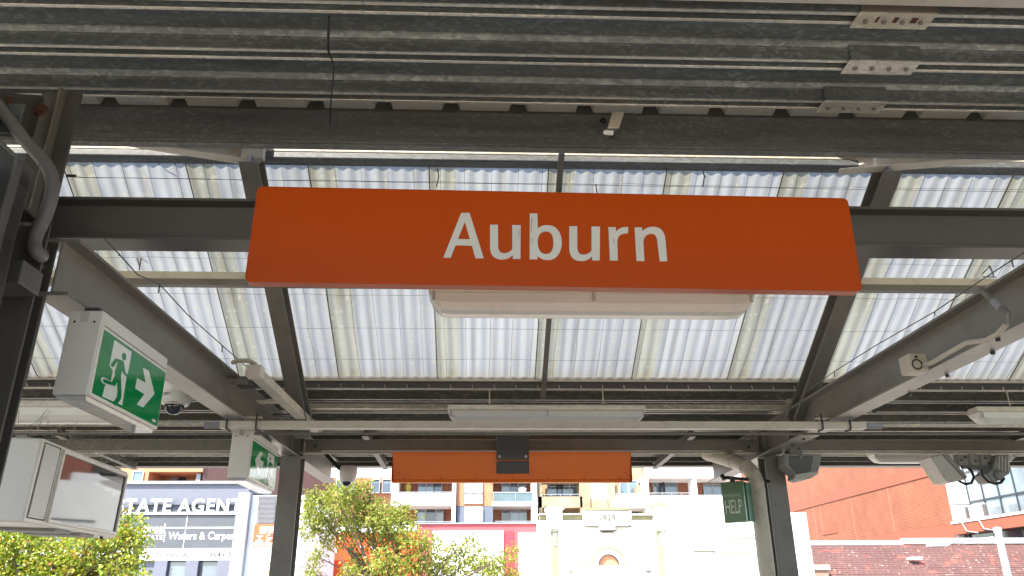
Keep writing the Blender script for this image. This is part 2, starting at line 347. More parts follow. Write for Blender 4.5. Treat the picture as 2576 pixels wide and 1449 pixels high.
def shape(name, loops, frame, m, parent, ext=.002):
    cu = bpy.data.curves.new(name, 'CURVE'); cu.dimensions = '2D'; cu.fill_mode = 'BOTH'; cu.extrude = .01
    for lp in loops:
        sp = cu.splines.new('POLY'); sp.points.add(len(lp)-1); sp.use_cyclic_u = True
        for i, (x, y) in enumerate(lp): sp.points[i].co = (x, y, 0, 1)
    me = curve_mesh(name, cu)
    for v in me.vertices: v.co = frame(v.co.x, v.co.y, ext if v.co.z > 0 else 0)
    return link_mesh(name, me, m, parent)
def stroke(pts, wd):
    """closed outline of a round ended stroke"""
    pts = [Vector((*p, 0)) for p in pts]; L, Rr = [], []
    for i, p in enumerate(pts):
        t = (pts[min(i+1, len(pts)-1)]-pts[max(i-1, 0)]).normalized(); nn = Vector((-t.y, t.x, 0))
        L.append(p+nn*wd/2); Rr.append(p-nn*wd/2)
    t = (pts[-1]-pts[-2]).normalized(); a0 = atan2(t.y, t.x)
    end = [pts[-1]+Vector((cos(a0+pi/2-k*pi/6), sin(a0+pi/2-k*pi/6), 0))*wd/2 for k in range(1, 6)]
    t = (pts[0]-pts[1]).normalized(); a1 = atan2(t.y, t.x)
    st = [pts[0]+Vector((cos(a1+pi/2-k*pi/6), sin(a1+pi/2-k*pi/6), 0))*wd/2 for k in range(1, 6)]
    return [(p.x, p.y) for p in L+end+Rr[::-1]+st]
def path(d):
    """tiny svg path reader: absolute M L C"""
    out = []; cur = None
    tk = d.replace(',', ' ').replace('M', ' M ').replace('L', ' L ').replace('C', ' C ').replace('Z', '').split(); i = 0; cmd = None
    while i < len(tk):
        if tk[i] in 'MLC': cmd = tk[i]; i += 1; continue
        if cmd == 'C':
            q = [float(t) for t in tk[i:i+6]]; i += 6; p0 = cur; p1, p2, p3 = q[0:2], q[2:4], q[4:6]
            for k in range(1, 9):
                t = k/8; u = 1-t
                out.append(tuple(u**3*p0[j]+3*u*u*t*p1[j]+3*u*t*t*p2[j]+t**3*p3[j] for j in (0, 1)))
            cur = tuple(p3)
        else:
            cur = (float(tk[i]), float(tk[i+1])); i += 2; out.append(cur)
    return out

# ================================================================== SETTING: ground, platform
def struct(name, mb, m): return tag(mb.build(name, m), kind='structure')
struct('ground', B(-220, 220, -120, 260, -2.2, -1.25), ASPHALT)
struct('track_bed', B(-120, 120, 8.6, 19.6, -1.25, -1.1), BALLAST)
struct('pavement', B(-120, 120, 22, 150, -1.25, -1.08), PAVE)
struct('platform', B(-60, 60, -7.0, 8.4, -1.25, 0), CONCRETE)
tag(B(-20, 22, -6.6, -6.2, 0, 3.15).build('light_block_wall', mat('tan blocker', (.42, .35, .27), .85, 0, .15, 5)), 'tan blocker platform building behind the viewer', 'building')  # added out of view, holds back and tones the light from behind

# ================================================================== CANOPY
can = thing('platform_canopy', 'grey steel platform canopy with galvanised deck and translucent corrugated roof', 'canopy', (0, 3, 0))
XL, XR = -14., 16.
def deck(y_first, n, per, z, slope, name, zt=None):
    prof = [(-.235, .095), (-.022, .095), (-.018, .088), (-.004, .07), (-.004, .062), (0, .060), (0, .006), (.002, 0), (.020, 0), (.022, .003), (.022, .034),
            (.060, .034), (.060, .003), (.062, 0), (.076, 0), (.079, .006), (.079, .095)]
    pts = []
    for k in range(n):
        y0 = y_first + per*k
        for a, b in prof:
            if k == 0 and slope and a < -.02: a, b = -.02, .09
            pts.append((y0+a*per/.315, z+b+slope*(y0+a-y_first)))
    mb = MB()
    vs = [(x, y, zz) for x in (XL, XR) for y, zz in pts]; N = len(pts)
    fs = []; mi = []
    for i in range(N-1):
        fs.append((i, i+1, N+i+1, N+i)); a = i % len(prof)
        mi.append(1 if a in (7, 8, 12, 13) else 0)  # paler lips: the light catching these edges is put into their colour
    mb.add(vs, fs); mb.mi = mi
    return mb.build(name, [G_TAN if slope else G_DARK, G_LITE], can)
near_deck = deck(2.874-.3155*18, 20, .3155, 3.9, 0, 'roof_deck'); near_deck['label'] = 'dark spangled ribbed steel deck overhead'
far_deck = deck(5.33, 9, .31, 2.965, -.052, 'roof_deck'); far_deck['label'] = 'low ribbed steel deck past the translucent sheets'
# top skin over both decks keeps the daylight out
B(XL, XR, -3.2, 3.545, 4.17, 4.19).build('roof_sheet', PAINT_D, can)
B(XL, XR, 3.545, 3.56, 3.985, 4.19).build('rib_closure', PAINT_D, can)
mb = MB(); mb.prism([(XL, 5.262, 3.07), (XL, 8.05, 2.93), (XL, 8.05, 2.95), (XL, 5.262, 3.09)], (XR-XL, 0, 0)); mb.build('roof_sheet', PAINT_D, can)
# splice plates across the channels of the near deck
for (x0, x1, yc) in ((2165, 2375, 25), (2140, 2335, 148), (2075, 2250, 250)):
    ych = aZ((x0+x1)/2, yc+25, 3.9).y; k = round((ych-.038-2.874)/.3155); y0 = 2.874+.3155*k
    xa = aY(x0, yc+35, y0).x; xb = aY(x1-15, yc+35, y0).x
    mb = B(xa, xb, y0-.012, y0+.086, 3.888, 3.896); sp2 = B(xa+.01, xb+.01, y0-.012, y0-.005, 3.897, 3.985).build('splice_web', PAINT if yc < 100 else G_DARK, near_deck, .002)
    sp = mb.build('splice_plate', G_RAIL if yc < 100 else G_LITE, near_deck, .002)
    bb = MB()
    for q in range(4): bolt(bb, (xa+(xb-xa)*(.14+.24*q), y0+.038, 3.888), (0, 0, -1), .011, .012)
    bb.build('bolt', PAINT, can)
    if yc < 100:
        rr = MB()
        for q, wq in ((.28, .012), (.52, .02), (.76, .028)):
            rr.box(xa+(xb-xa)*q-wq/2, xa+(xb-xa)*q+wq/2, y0+.012, y0+.045, 3.8865, 3.888)
        rr.build('rust_patch', RUST, can)
# ribbed ceiling sheet seen between the deck and its edge purlin
mb = MB(); px = []
x = XL
while x < XR:
    px += [(x, 0), (x+.265, 0), (x+.285, .055), (x+.345, .055), (x+.365, 0)]; x += .365
for (ya, za, yb, zb) in ((3.02, 4.11, 3.56, 4.05),):
    n = len(px); vs = [(a, ya, za+h) for a, h in px]+[(a, yb, zb+h) for a, h in px]
    mb.add(vs, [(i, i+1, n+i+1, n+i) for i in range(n-1)])
mb.build('ribbed_soffit', CREAMPAN, can)
o = B(XL, XR, 2.34, 2.40, aY(2200, 13, 2.40).z, aY(2200, 13, 2.40).z+.08).build('tie_beam', CREAMPAN, can, .003); o['label'] = 'cream painted beam at the top right edge'
# edge purlins
def cpurlin(y, z0, z1, name='purlin', m=G_PUR, lip=.02, dep=.06, x0=XL, x1=XR, label=None):
    t = .006; mb = MB()
    prof = [(y, z0+lip*.0), (y+dep, z0), (y+dep, z0+t), (y+t, z0+t), (y+t, z1-t), (y+dep, z1-t), (y+dep, z1), (y, z1)]
    mb.prism([(x0, a, b) for a, b in prof], (x1-x0, 0, 0)); o = mb.build(name, m, can, .002)
    if label: o['label'] = label
    return o
cpurlin(3.35, 3.735, 3.905, m=G_PUR, dep=.05, label='dark edge purlin below the ribbed deck')
B(XL, XR, 3.335, 3.349, 3.705, 3.75).build('purlin_lip', G_PUR, can, .003)
B(XL, XR, 3.349, 3.40, 3.700, 3.712).build('purlin_lip', G_PUR, can, .003)
cpurlin(3.75, 3.855, 3.90, m=G_PUR, dep=.07, label='head purlin at the top of the translucent sheets')
B(XL, XR, 3.752, 3.80, 3.906, 3.965).build('head_flashing', G_RAIL, can, .003)
# sloping translucent roof
RZ = lambda y: 3.912-.605*(y-3.75)
nsl = Vector((0, .605, 1)).normalized(); tsl = Vector((0, 1, -.605)).normalized()
ytop, ybot = 3.765, 5.245
PITCHC = .076; NC = 9; COVER = NC*PITCHC
def sheet(xs, lapw):
    mb = MB(); per = 8; n = NC*per+1+lapw*per; vs = []; rows = 10
    for r in range(rows+1):
        y = ytop+(ybot-ytop)*r/rows
        for i in range(n):
            xx = i*PITCHC/per
            p = Vector((xs+xx, y, RZ(y)))+nsl*(.012+.0036*cos(2*pi*i/per))
            vs.append(p)
    fs = []; mi = []
    for r in range(rows):
        for i in range(n-1):
            fs.append((r*n+i, r*n+i+1, (r+1)*n+i+1, (r+1)*n+i)); mi.append(1 if i < 2*per else 0)
    mb.add(vs, fs); mb.mi = mi
    return mb.build('translucent_sheet', [SHEET, SHEETLAP], can, smooth=True)
xlap = aY(1350, 900, 5.05).x
proto = sheet(xlap-COVER*21, 0); k0 = xlap-COVER*21
for i in range(1, 44):
    c = proto.copy(); COL.objects.link(c); c.location.x = proto.location.x + COVER*i
# lap edge beads (dark grime line on the lap)
mb = MB()
for i in range(44):
    xx = k0+COVER*i
    mb.tube([Vector((xx, ytop, RZ(ytop)))+nsl*.004, Vector((xx, ybot, RZ(ybot)))+nsl*.004], .0035, 5)
mb.build('lap_bead', mat('lap grime', (.13, .115, .085), .8, 0, .3, 10), can)
# safety mesh wires under the sheets
mb = MB(); rng = random.Random(3)
xx = -7.5
while xx < 9.5:
    pts = []; o1 = rng.uniform(-.01, .01)
    for r in range(9):
        y = 3.78+(5.22-3.78)*r/8
        pts.append(Vector((xx+o1+rng.uniform(-.006, .006), y, RZ(y)))-nsl*(.016+.018*sin(pi*((r/4) % 1))))
    mb.tube(pts, .0013, 4, False); xx += .148
y = 3.9
while y < 5.25:
    pts = []; xx = -7.5
    while xx <= 9.5:
        pts.append(Vector((xx, y+rng.uniform(-.008, .008), RZ(y)))-nsl*(.02+rng.uniform(0, .012))); xx += .22
    mb.tube(pts, .0011, 4, False); y += .235
mb.build('safety_mesh', WIRE, can)
# sheet bars (roof plane rafters) and the thin joint bars
def slopebar(x, w, d, off, y0, y1, name, m):
    mb = MB(); r = []
    for y in (y0, y1):
        c = Vector((x, y, RZ(y)))-nsl*off
        r.append([c+Vector((-w/2, 0, 0)), c+Vector((w/2, 0, 0)), c+Vector((w/2, 0, 0))-nsl*d, c+Vector((-w/2, 0, 0))-nsl*d])
    mb.loft(r); return mb.build(name, m, can, .004)
for xb in (-5.2, -1.27, 2.28, 6.1):
    slopebar(xb, .012, .10, .06, 3.74, 5.62, 'sloping_bar', PAINT)
    slopebar(xb, .105, .010, .16, 3.74, 5.62, 'sloping_bar', PAINT)
    slopebar(xb, .105, .010, .05, 3.74, 5.62, 'sloping_bar', PAINT)
    B(xb-.045, xb+.045, 5.48, 5.56, 2.66, 2.86).build('bar_post', PAINT, can, .004)
    B(xb-.06, xb+.06, 3.70, 3.745, 3.83, 3.99).build('bar_cleat', CREAMST, can, .003)
    bb = MB()
    for dx in (-.03, .03): bolt(bb, (xb+dx, 3.70, 3.95), (0, -1, 0), .011, .012)
    bb.build('bolt', RUST, can)
for px_ in (1372,):
    xm = aY(px_, 880, 5.05).x
    slopebar(xm, .034, .03, .035, 3.72, 5.36, 'joint_bar', PAINT)
slopebar(xm-4.0, .034, .03, .035, 3.72, 5.36, 'joint_bar', PAINT); slopebar(xm+3.9, .034, .03, .035, 3.72, 5.36, 'joint_bar', PAINT)
# middle purlin under the sheets
ym = 4.42
cpurlin(ym, 3.365, 3.405, m=PAINT, dep=.05, label='middle purlin under the translucent sheets')
B(XL, XR, ym+.004, ym+.05, 3.407, 3.455).build('purlin_web', CREAMST, can, .003)
B(XL, XR, 5.2592, 5.2615, 3.003, 3.088).build('foot_sun_block', PAINT_D, can)  # added hidden strip, stops sun leaking through the gap at the sheet foot
# foot of the sheets: flashing, clips, gutter edge
B(XL, XR, 5.25, 5.258, 2.986, 3.002).build('foot_flashing', CREAMST, can, .002)
B(XL, XR, 5.262, 5.268, 2.94, 2.984).build('foot_flashing', PAINT_D, can)
B(XL, XR, 5.27, 5.31, 2.945, 2.953).build('foot_flashing', G_RAIL, can, .002)
mb = MB(); xx = XL+.1
while xx < XR:
    mb.tube([(xx, 5.245, 2.96), (xx+.006, 5.25, 2.935), (xx+.012, 5.262, 2.93)], .003, 4); xx += .152
mb.build('sheet_clip', G_LITE, can)
# diagonal cream braces at the head of the roof
def brace(p, q, h=.10, wd=.07):
    p, q = Vector(p), Vector(q); sd = (q-p).cross(Vector((0, 0, 1))).normalized()
    return MB().ibeam(p, q, sd, h, wd, .009, .007).build('brace', LAMPBODY, can, .002)
brace(aY(190, 340, 3.45), aY(655, 414, 3.78)); brace(aY(2110, 434, 3.78), aY(2700, 386, 3.50))
# dark I beam over the name sign
o = MB().ibeam((XL, 3.06, 3.003), (XR, 3.06, 3.003), (0, 1, 0), .198, .13, .013, .009).build('tie_beam', PAINT_D, can, .003); o['label'] = 'dark steel beam behind the near name sign'
# rafters
rafL = MB().ibeam((-1.567, 2.665, 2.62), (-1.475, 7.75, 2.62), (1, 0, 0), .225, .125, .013, .009).build('rafter', PAINT, can, .003)
rafR = MB().ibeam((2.255, .2, 2.62), (2.325, 7.75, 2.62), (1, .01, 0), .225, .14, .013, .009).build('rafter', PAINT, can, .003)
MB().ibeam((-5.4, 2.74, 2.62), (-5.4, 7.75, 2.62), (1, 0, 0), .225, .125, .013, .009).build('rafter', PAINT, can, .003)
MB().ibeam((6.2, 2.74, 2.62), (6.2, 7.75, 2.62), (1, 0, 0), .225, .14, .013, .009).build('rafter', PAINT, can, .003)
bb = MB()
for cx, cy in ((180, 1078), (490, 925), (815, 765), (1210, 565), (1255, 450)):
    p = aZ((2560+cx/2.898)/1.19255, (860+cy/2.898)/1.19255, 2.62); bolt(bb, (p.x, p.y, 2.62), (0, 0, -1), .011, .014)
for cx, cy in ((1250, 868), (1112, 940), (1425, 870), (1190, 982)):
    p = aZ((2100+cx/4.025)/1.19255, (1100+cy/4.025)/1.19255, 2.62); bolt(bb, (p.x, p.y, 2.62), (0, 0, -1), .010, .012)
bb.build('bolt', DARKMET, can)
# columns
def column(xc, y0, z1, wd=.155, dep=.155):
    mb = MB(); t = .011
    mb.box(xc-wd/2, xc+wd/2, y0, y0+t, 0, z1); mb.box(xc-wd/2, xc+wd/2, y0+dep-t, y0+dep, 0, z1); mb.box(xc-.004, xc+.004, y0+t, y0+dep-t, 0, z1)
    return mb.build('column', PAINT, can, .002)
for xc in (-1.485, 2.335, -5.4, 6.2):
    column(xc, 6.13, 2.618)
    mb = MB()
    for s in (-1, 1):
        for yy in (6.13, 6.275): mb.box(xc+s*.008 if s > 0 else xc-.058, xc+.058 if s > 0 else xc-.008, yy, yy+.009, 2.634, 2.83)
    mb.each('stiffener', PAINT, can)
    mb = MB()
    mb.box(xc-.22, xc-.09, 6.195, 6.203, 2.655, 2.745); mb.box(xc+.09, xc+.22, 6.195, 6.203, 2.655, 2.745)
    mb.each('cleat', PAINT, can, .002)
    bb = MB(); bolt(bb, (xc-.17, 6.195, 2.70), (0, -1, 0), .016, .018); bolt(bb, (xc+.17, 6.195, 2.70), (0, -1, 0), .016, .018); bb.build('bolt', PAINT_D, can)
# near left column with its end plate, and the rafter running back over the camera
xc = -1.683
mb = MB(); mb.box(xc-.03, xc+.13, 2.545, 2.556, 0, 2.84); mb.box(xc-.0775, xc+.0775, 2.69, 2.70, 0, 2.86); mb.box(xc-.004, xc+.004, 2.556, 2.69, 0, 2.84)
mb.build('column', PAINT_D, can, .002)
B(xc-.06, xc+.078, 2.702, 2.712, 2.3, 2.865).build('end_plate', PAINT, can, .006)
bb = MB(); bolt(bb, (xc+.05, 2.69, 2.80), (0, -1, 0), .009, .01); bolt(bb, (xc+.05, 2.69, 2.74), (0, -1, 0), .009, .01); bb.build('bolt', PAINT, can)
MB().ibeam((-1.66, -3, 2.56), (-1.66, 2.535, 2.56), (1, 0, 0), .30, .15, .013, .009).build('rafter', PAINT_D, can, .003)
mb = MB(); mb.prism([aY(-60, 225, 2.35), aY(105, 240, 2.9), aY(75, 345, 2.9), aY(-60, 330, 2.35)], (0, .02, 0)); mb.build('gusset', PAINT_D, can, .002)
q = aY(97, 270, 2.84); MB().lathe((q.x, 2.86, q.z), [(.03, 0), (.026, .008), (0, .009)], 14, (0, -1, 0)).build('rust_patch', RUST, can)
q = aY(30, 262, 2.6); MB().lathe((q.x, 2.58, q.z), [(.02, 0), (.018, .01), (0, .012)], 6, (0, -1, 0)).build('bolt', RUST, can)
pq = aY(110, 420, 2.95).x
B(pq-.09, pq+.085, 2.95, 2.965, 2.86, 3.70).build('bar_post', PAINT_D, can, .002)
B(pq+.012, pq+.02, 2.90, 2.95, 2.86, 3.70).build('bar_post', PAINT, can, .002)
Yp = 2.2
pl = [(-260, 150), (0, 350), (84, 428), (72, 483), (36, 610), (0, 778), (-60, 1030), (-190, 1600), (-700, 1600), (-700, 150)]
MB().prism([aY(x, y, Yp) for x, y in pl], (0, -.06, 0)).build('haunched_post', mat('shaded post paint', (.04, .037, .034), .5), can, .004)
mb = MB()
for q in range(5):
    a, b = aY(*pl[q+0], Yp), aY(*pl[q+1], Yp); d = (b-a).normalized(); nn = Vector((-d.z, 0, d.x))*.012
    mb.prism([a, b, b-nn, a-nn], (0, -.085, 0))
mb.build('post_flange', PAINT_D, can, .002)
mb = MB(); mb.box(-1.70, -1.46, 2.30, 2.42, 2.52, 2.60); mb.build('spacer', PAINT_D, can, .003)
# far eave beam between and beyond the columns
mb = MB()
for xa, xb in ((XL, -5.49), (-5.31, -1.575), (-1.395, 2.245), (2.425, 6.11), (6.29, XR)):
    mb.prism([(xa, y, z) for y, z in ((6.205, 2.668), (6.265, 2.668), (6.265, 2.674), (6.211, 2.674), (6.211, 2.746), (6.265, 2.746), (6.265, 2.752), (6.205, 2.752))], (xb-xa, 0, 0))
mb.build('eave_beam', PAINT, can, .002)
B(XL, XR, 6.268, 6.285, 2.655, 2.673).build('eave_beam_lip', G_RAIL, can)
# eave gutter and fascia
mb = MB(); gy = 7.86
mb.prism([(XL, y, z) for y, z in ((gy, 2.80), (gy+.14, 2.80), (gy+.14, 2.93), (gy+.132, 2.93), (gy+.132, 2.808), (gy+.008, 2.808), (gy+.008, 2.86), (gy, 2.86))], (XR-XL, 0, 0))
mb.build('gutter', PAINT_D, can, .003)
# short outrigger struts under the far deck
for x0 in (-3.4, -.95, 1.75, 4.6):
    MB().ibeam((x0, 6.3, 2.80), (x0+.0, 7.82, 2.76), (1, 0, 0), .06, .05, .008, .006).build('outrigger', PAINT_D, can)

# ---- rails and conduits hung across the bay
def hung_rail():
    t = thing('cable_rail', 'straight galvanised square rail strapped under both rafters', 'cable rail', (.4, 4.83, 2.58))
    B(-1.62, 2.46, 4.80, 4.86, 2.566, 2.612).build('rail', mat('pale rail paint', (.66, .61, .50), .45, 0, .06, 6, dirt=.25, dirtcol=(.35, .3, .22)), t, .004)
    for x in (-1.62, 2.47): MB().tube([(x-.0, 4.83, 2.59), (x+(.10 if x > 0 else -.10), 4.83, 2.588)], .020, 12).build('end_socket', FLASH, t)
    for xc in (-1.485, 2.26):
        for dx in (-.09, .09):
            MB().tube([(xc+dx, 4.80, 2.66), (xc+dx, 4.79, 2.60), (xc+dx, 4.795, 2.562), (xc+dx, 4.865, 2.558), (xc+dx, 4.872, 2.60), (xc+dx, 4.87, 2.66)], .006, 6).build('strap', DARKMET, t)
        B(xc-.11, xc+.11, 4.815, 4.85, 2.634, 2.642).build('clamp', G_RAIL, t)
    return t
hung_rail()
t = thing('conduit', 'long thin galvanised conduits running across under the low deck', 'conduit', (.4, 5.2, 2.6))
MB().tube([(2.5, 4.83, 2.592), (5.0, 4.9, 2.60), (9, 4.9, 2.60)], .011, 8).build('tube', G_RAIL, t, smooth=True)
MB().tube([(-1.72, 4.83, 2.59), (-7, 4.83, 2.59)], .011, 8).build('tube', G_RAIL, t, smooth=True)
MB().tube([(-7, 5.0, 2.565), (9, 5.0, 2.575)], .009, 8).build('tube', PAINT, t, smooth=True)
t = thing('support_rail', 'dusty tan support rail with small hooks above the far strip light', 'rail', (.4, 5.45, 2.85))
B(-1.36, 2.30, 5.45, 5.50, 2.838, 2.874).build('rail', G_RAIL, t, .004)
B(-1.43, -1.36, 5.43, 5.52, 2.85, 2.905).build('bracket', LAMPBODY, t, .004)
mb = MB(); mb.tube([(2.22, 5.44, 2.875), (2.24, 5.435, 2.90), (2.28, 5.435, 2.895), (2.29, 5.44, 2.86)], .014, 8); mb.build('clamp', CREAMST, t, smooth=True)
mb = MB(); x = -1.2
while x < 2.2: mb.tube([(x, 5.47, 2.874), (x+.005, 5.47, 2.89), (x+.022, 5.47, 2.892), (x+.03, 5.47, 2.876)], .0025, 4); x += .172
mb.build('hook', G_LITE, t)
# low cream rails right under the deck by the eave beam
t = thing('service_rail', 'cream ledge rail running behind the far orange sign', 'rail', (.4, 6.6, 2.8))
B(XL, XR, 6.5, 6.56, 2.775, 2.815).build('rail', CREAMST, t, .003); B(XL, XR, 6.9, 6.95, 2.83, 2.86).build('rail', G_RAIL, t, .003)

# ================================================================== NAME SIGNS
def frameY(Y, sgn=-1): return lambda u, v, d: Vector((u, Y+sgn*d, v))
c4 = [aY(650, 470, 2.55), aY(2131, 500, 2.55), aY(2168, 730, 2.55), aY(617, 706, 2.55)]
t = thing('station_name_sign', 'large orange station sign reading Auburn in white letters', 'station sign', (.27, 2.58, 2.6))
def sign_prism(c, y0, y1, inset, r=.02):
    pts = []
    n = len(c)
    for i in range(4):
        p = c[i]; a = (c[i-1]-p).normalized(); b = (c[(i+1) % 4]-p).normalized(); q = p+(a+b)*inset
        for k in range(4):
            tt = k/3*pi/2; pts.append(q + a*r*(1-sin(tt)) + b*r*(1-cos(tt)))
    return MB().prism([(p.x, y0, p.z) for p in pts], (0, y1-y0, 0))
sign_prism(c4, 2.55, 2.60, 0).build('panel', ORANGE, t, .003)
sign_prism(c4, 2.551, 2.598, -.004).build('rim', ORANGE, t, .002)
for bx in (-.45, .98):
    B(bx-.05, bx+.05, 2.602, 3.05, 2.90, 2.91).build('hanger', PAINT_D, t); B(bx-.05, bx+.05, 3.05, 3.06, 2.90, 3.002).build('hanger', PAINT_D, t)
LP = {'A': ["M770,495 L905,157 L968,157 L1075,500 L1012,500 L985,405 L862,402 L825,495 Z", "M932,225 L880,355 L970,356 Z"],
 'u': ["M1122,247 L1182,247 L1183,405 C1183,445 1200,462 1230,462 C1260,462 1290,440 1290,425 L1290,249 L1354,250 L1352,505 L1294,505 L1294,472 C1280,495 1245,511 1212,510 C1150,509 1122,470 1122,415 Z"],
 'b': ["M1422,162 L1480,162 L1482,275 C1500,255 1530,250 1560,250 C1620,250 1662,300 1664,380 C1664,460 1620,514 1562,514 C1525,514 1497,500 1480,480 L1480,508 L1421,507 Z", "M1545,297 C1505,297 1482,325 1482,375 C1482,440 1505,468 1545,468 C1590,468 1600,430 1600,382 C1600,330 1585,297 1545,297 Z"],
 'r': ["M2015,265 L2070,265 L2073,300 C2090,275 2120,262 2166,264 L2162,312 C2110,310 2085,330 2083,375 L2087,517 L2027,517 Z"],
 'n': ["M2213,267 L2270,267 L2272,295 C2290,275 2320,262 2355,262 C2410,262 2443,300 2447,370 L2460,523 L2402,523 L2385,380 C2382,335 2370,315 2340,315 C2300,315 2278,345 2280,385 L2288,521 L2228,521 Z"]}
LP['U'] = LP['u']
def crop5(p): q = aY((1024+p[0]/2.5156)/1.19255, (576+p[1]/2.5156)/1.19255, 2.548); return (q.x, q.z)
loops = []
for ch in 'AubUrn':
    for d in LP[ch]:
        pp = path(d)
        if ch == 'U': pp = [(x+598, y+11) for x, y in pp]
        loops.append([crop5(p) for p in pp])
shape('lettering', loops, frameY(2.5495), LETTER, t, .0016)
mk = mat('pen scratch', (.12, .11, .11), .6)
mb = MB()
for a, b in (((1437, 200), (1432, 300)), ((1442, 205), (1433, 215)), ((1440, 350), (1436, 395)), ((2050, 350), (2062, 395)), ((1340, 280), (1338, 330))):
    p, q = crop5(a), crop5(b); mb.tube([(p[0], 2.5475, p[1]), (q[0], 2.5475, q[1])], .0011, 4)
mb.build('scratch', mk, t)

t = thing('station_name_sign', 'far orange sign seen from behind with grey centre bracket under the eave beam', 'station sign', (.28, 6.1, 2.6))
x0, x1, z0, z1 = R(988, 1138, 1587, 1213, 6.1)
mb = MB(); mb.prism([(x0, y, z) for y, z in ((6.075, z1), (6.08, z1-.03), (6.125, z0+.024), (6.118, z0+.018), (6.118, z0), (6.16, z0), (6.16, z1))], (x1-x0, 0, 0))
mb.build('panel', ORANGE_LIT, t, .003)
B(x0-.004, x0-.0005, 6.085, 6.163, z0+.002, z1-.002).build('end_cap', ORANGE, t); B(x1+.0005, x1+.004, 6.085, 6.163, z0+.002, z1-.002).build('end_cap', ORANGE, t)
bb = MB()
for k in range(7): bolt(bb, (x0+.09+(x1-x0-.18)*k/6, 6.122, z0+.035), (0, -1, 0), .006, .004)
bolt(bb, (x0+.05, 6.115, z0+.075), (0, -1, 0), .006, .004); bolt(bb, (x1-.05, 6.115, z0+.075), (0, -1, 0), .006, .004)
bb.build('rivet', mat('rivet', (.35, .06, .01), .5), t)
xa, xb, za, zb = R(1249, 1090, 1331, 1190, 6.06)
zs = aY(1290, 1158, 6.06).z
mb = MB(); mb.box(xa, xb, 6.066, 6.076, zs+.006, zb); mb.box(xa, xb, 6.080, 6.092, za, zs-.004); mb.box(xa, xb, 6.1058, 6.066, zs-.012, zs-.004); mb.box(xa, xb, 6.066, 6.30, zb-.008, zb)
mb.build('bracket', mat('bracket grey', (.10, .098, .095), .4, 0, .06), t, .003)
bb = MB(); bolt(bb, (xa+.025, 6.066, zs+.03), (0, -1, 0), .012, .012); bolt(bb, (xb-.025, 6.066, zs+.03), (0, -1, 0), .012, .012); bb.build('bolt', G_LITE, t)

# ================================================================== EXIT SIGNS (both hang under the left rafter)
def exit_sign(label, xf, y0, y1, z0, z1, thick, mirrored):
    t = thing('exit_sign', label, 'exit sign', (xf-thick/2, (y0+y1)/2, z1), 'exit signs under the left rafter')
    B(xf-thick, xf-.004, y0, y1, z0, z1).build('housing', WHITEBOX, t, .006, seg=3)
    L_, H_ = y1-y0, z1-z0
    gy0, gy1, gz0, gz1 = y0+.022, y1-.012, z0+.012, z1-.068
    fr = lambda u, v, d: Vector((xf+d, gy0+u*(gy1-gy0), gz0+v*(gz1-gz0)))
    B(xf-.004, xf-.0005, y0+.008, y1-.004, z0+.002, z1-.055).build('cover', DIFFUSER, t, .0015)
    pl = B(xf-.0005, xf+.0012, gy0, gy1, gz0, gz1).build('face', GREEN, t)
    mx = (lambda u: 1-u) if mirrored else (lambda u: u)
    fl = lambda pts: [(mx(u), v) for u, v in pts]
    shape('door_symbol', [fl([(.144, .947), (.405, .95), (.405, .60), (.395, .52), (.41, .045), (.129, .022), (.138, .2), (.20, .31), (.20, .48), (.144, .53)])], lambda u, v, d: fr(u, v, .0012+d), PICTO, pl, .0006)
    shape('door_symbol', [fl(stroke([(.275, .47), (.235, .285), (.117, .262)], .095))], lambda u, v, d: fr(u, v, .0013+d), PICTO, pl, .0006)
    hd = [(mx(.310+.031*cos(a*pi/8)), .797+.062*sin(a*pi/8)) for a in range(16)]
    shape('running_figure', [hd], lambda u, v, d: fr(u, v, .0022+d), GREEN, pl, .0006)
    for pts, wd, lay in (([(.178, .552), (.215, .672), (.30, .70)], .042, .0022), ([(.305, .685), (.352, .548), (.41, .535)], .042, .0024), ([(.284, .67), (.268, .47)], .085, .0026),
                    ([(.283, .48), (.338, .20), (.343, .135), (.305, .015)], .055, .0028), ([(.268, .46), (.236, .288), (.124, .262)], .06, .0030)):
        shape('running_figure', [fl(stroke(pts, wd))], lambda u, v, d, q=lay: fr(u, v, q+d), GREEN, pl, .0006)
    shape('arrow', [fl([(.611, .821), (.711, .834), (.864, .517), (.718, .188), (.617, .184), (.703, .412), (.55, .419), (.55, .60), (.694, .609)])], lambda u, v, d: fr(u, v, .0012+d), PICTO, pl, .0006)
    B(xf+.0012, xf+.0018, gy0+(gy1-gy0)*.90, gy0+(gy1-gy0)*.955, gz0+.012, gz0+.022).build('maker_mark', PICTO, t)
    B(xf-.0005, xf+.0008, y0+.02, y1-.012, z1-.0555, z1-.053).build('seam', DARKMET, t)
    # end plate with knock-out and screws
    B(xf-thick*.66, xf-thick*.42, y0-.0015, y0, z1-.045, z1-.004).build('knockout', mat('knockout', (.55, .52, .47), .4), t)
    bb = MB()
    for q in (.24, .80): bb.lathe((xf-thick*q, y0, z1-.045), [(.0045, -.001), (.0045, .001), (0, .001)], 10, (0, -1, 0))
    bb.build('screw', BLACK, t)
    # clear blade prism below
    mb = MB(); mb.prism([(xf-thick+.004, y0+.01, z0-.0015), (xf-.012, y0+.01, z0-.0015), (xf-.02, y0+.03, z0-.014), (xf-thick+.02, y0+.03, z0-.014)], (0, L_-.03, 0))
    mb.build('lower_lens', mat('clear lens', (.55, .56, .53), .08, 0, .25, 12, spec=1), t)
    B(xf-thick*.8, xf-thick*.35, y0+.05, y1-.05, z1, z1+.029).build('mount', PAINT_D, t)
    return t
exit_sign('big green exit sign with running figure and right arrow beside the near column', -1.405, 2.75, 3.385, 2.272, 2.592, .128, False)
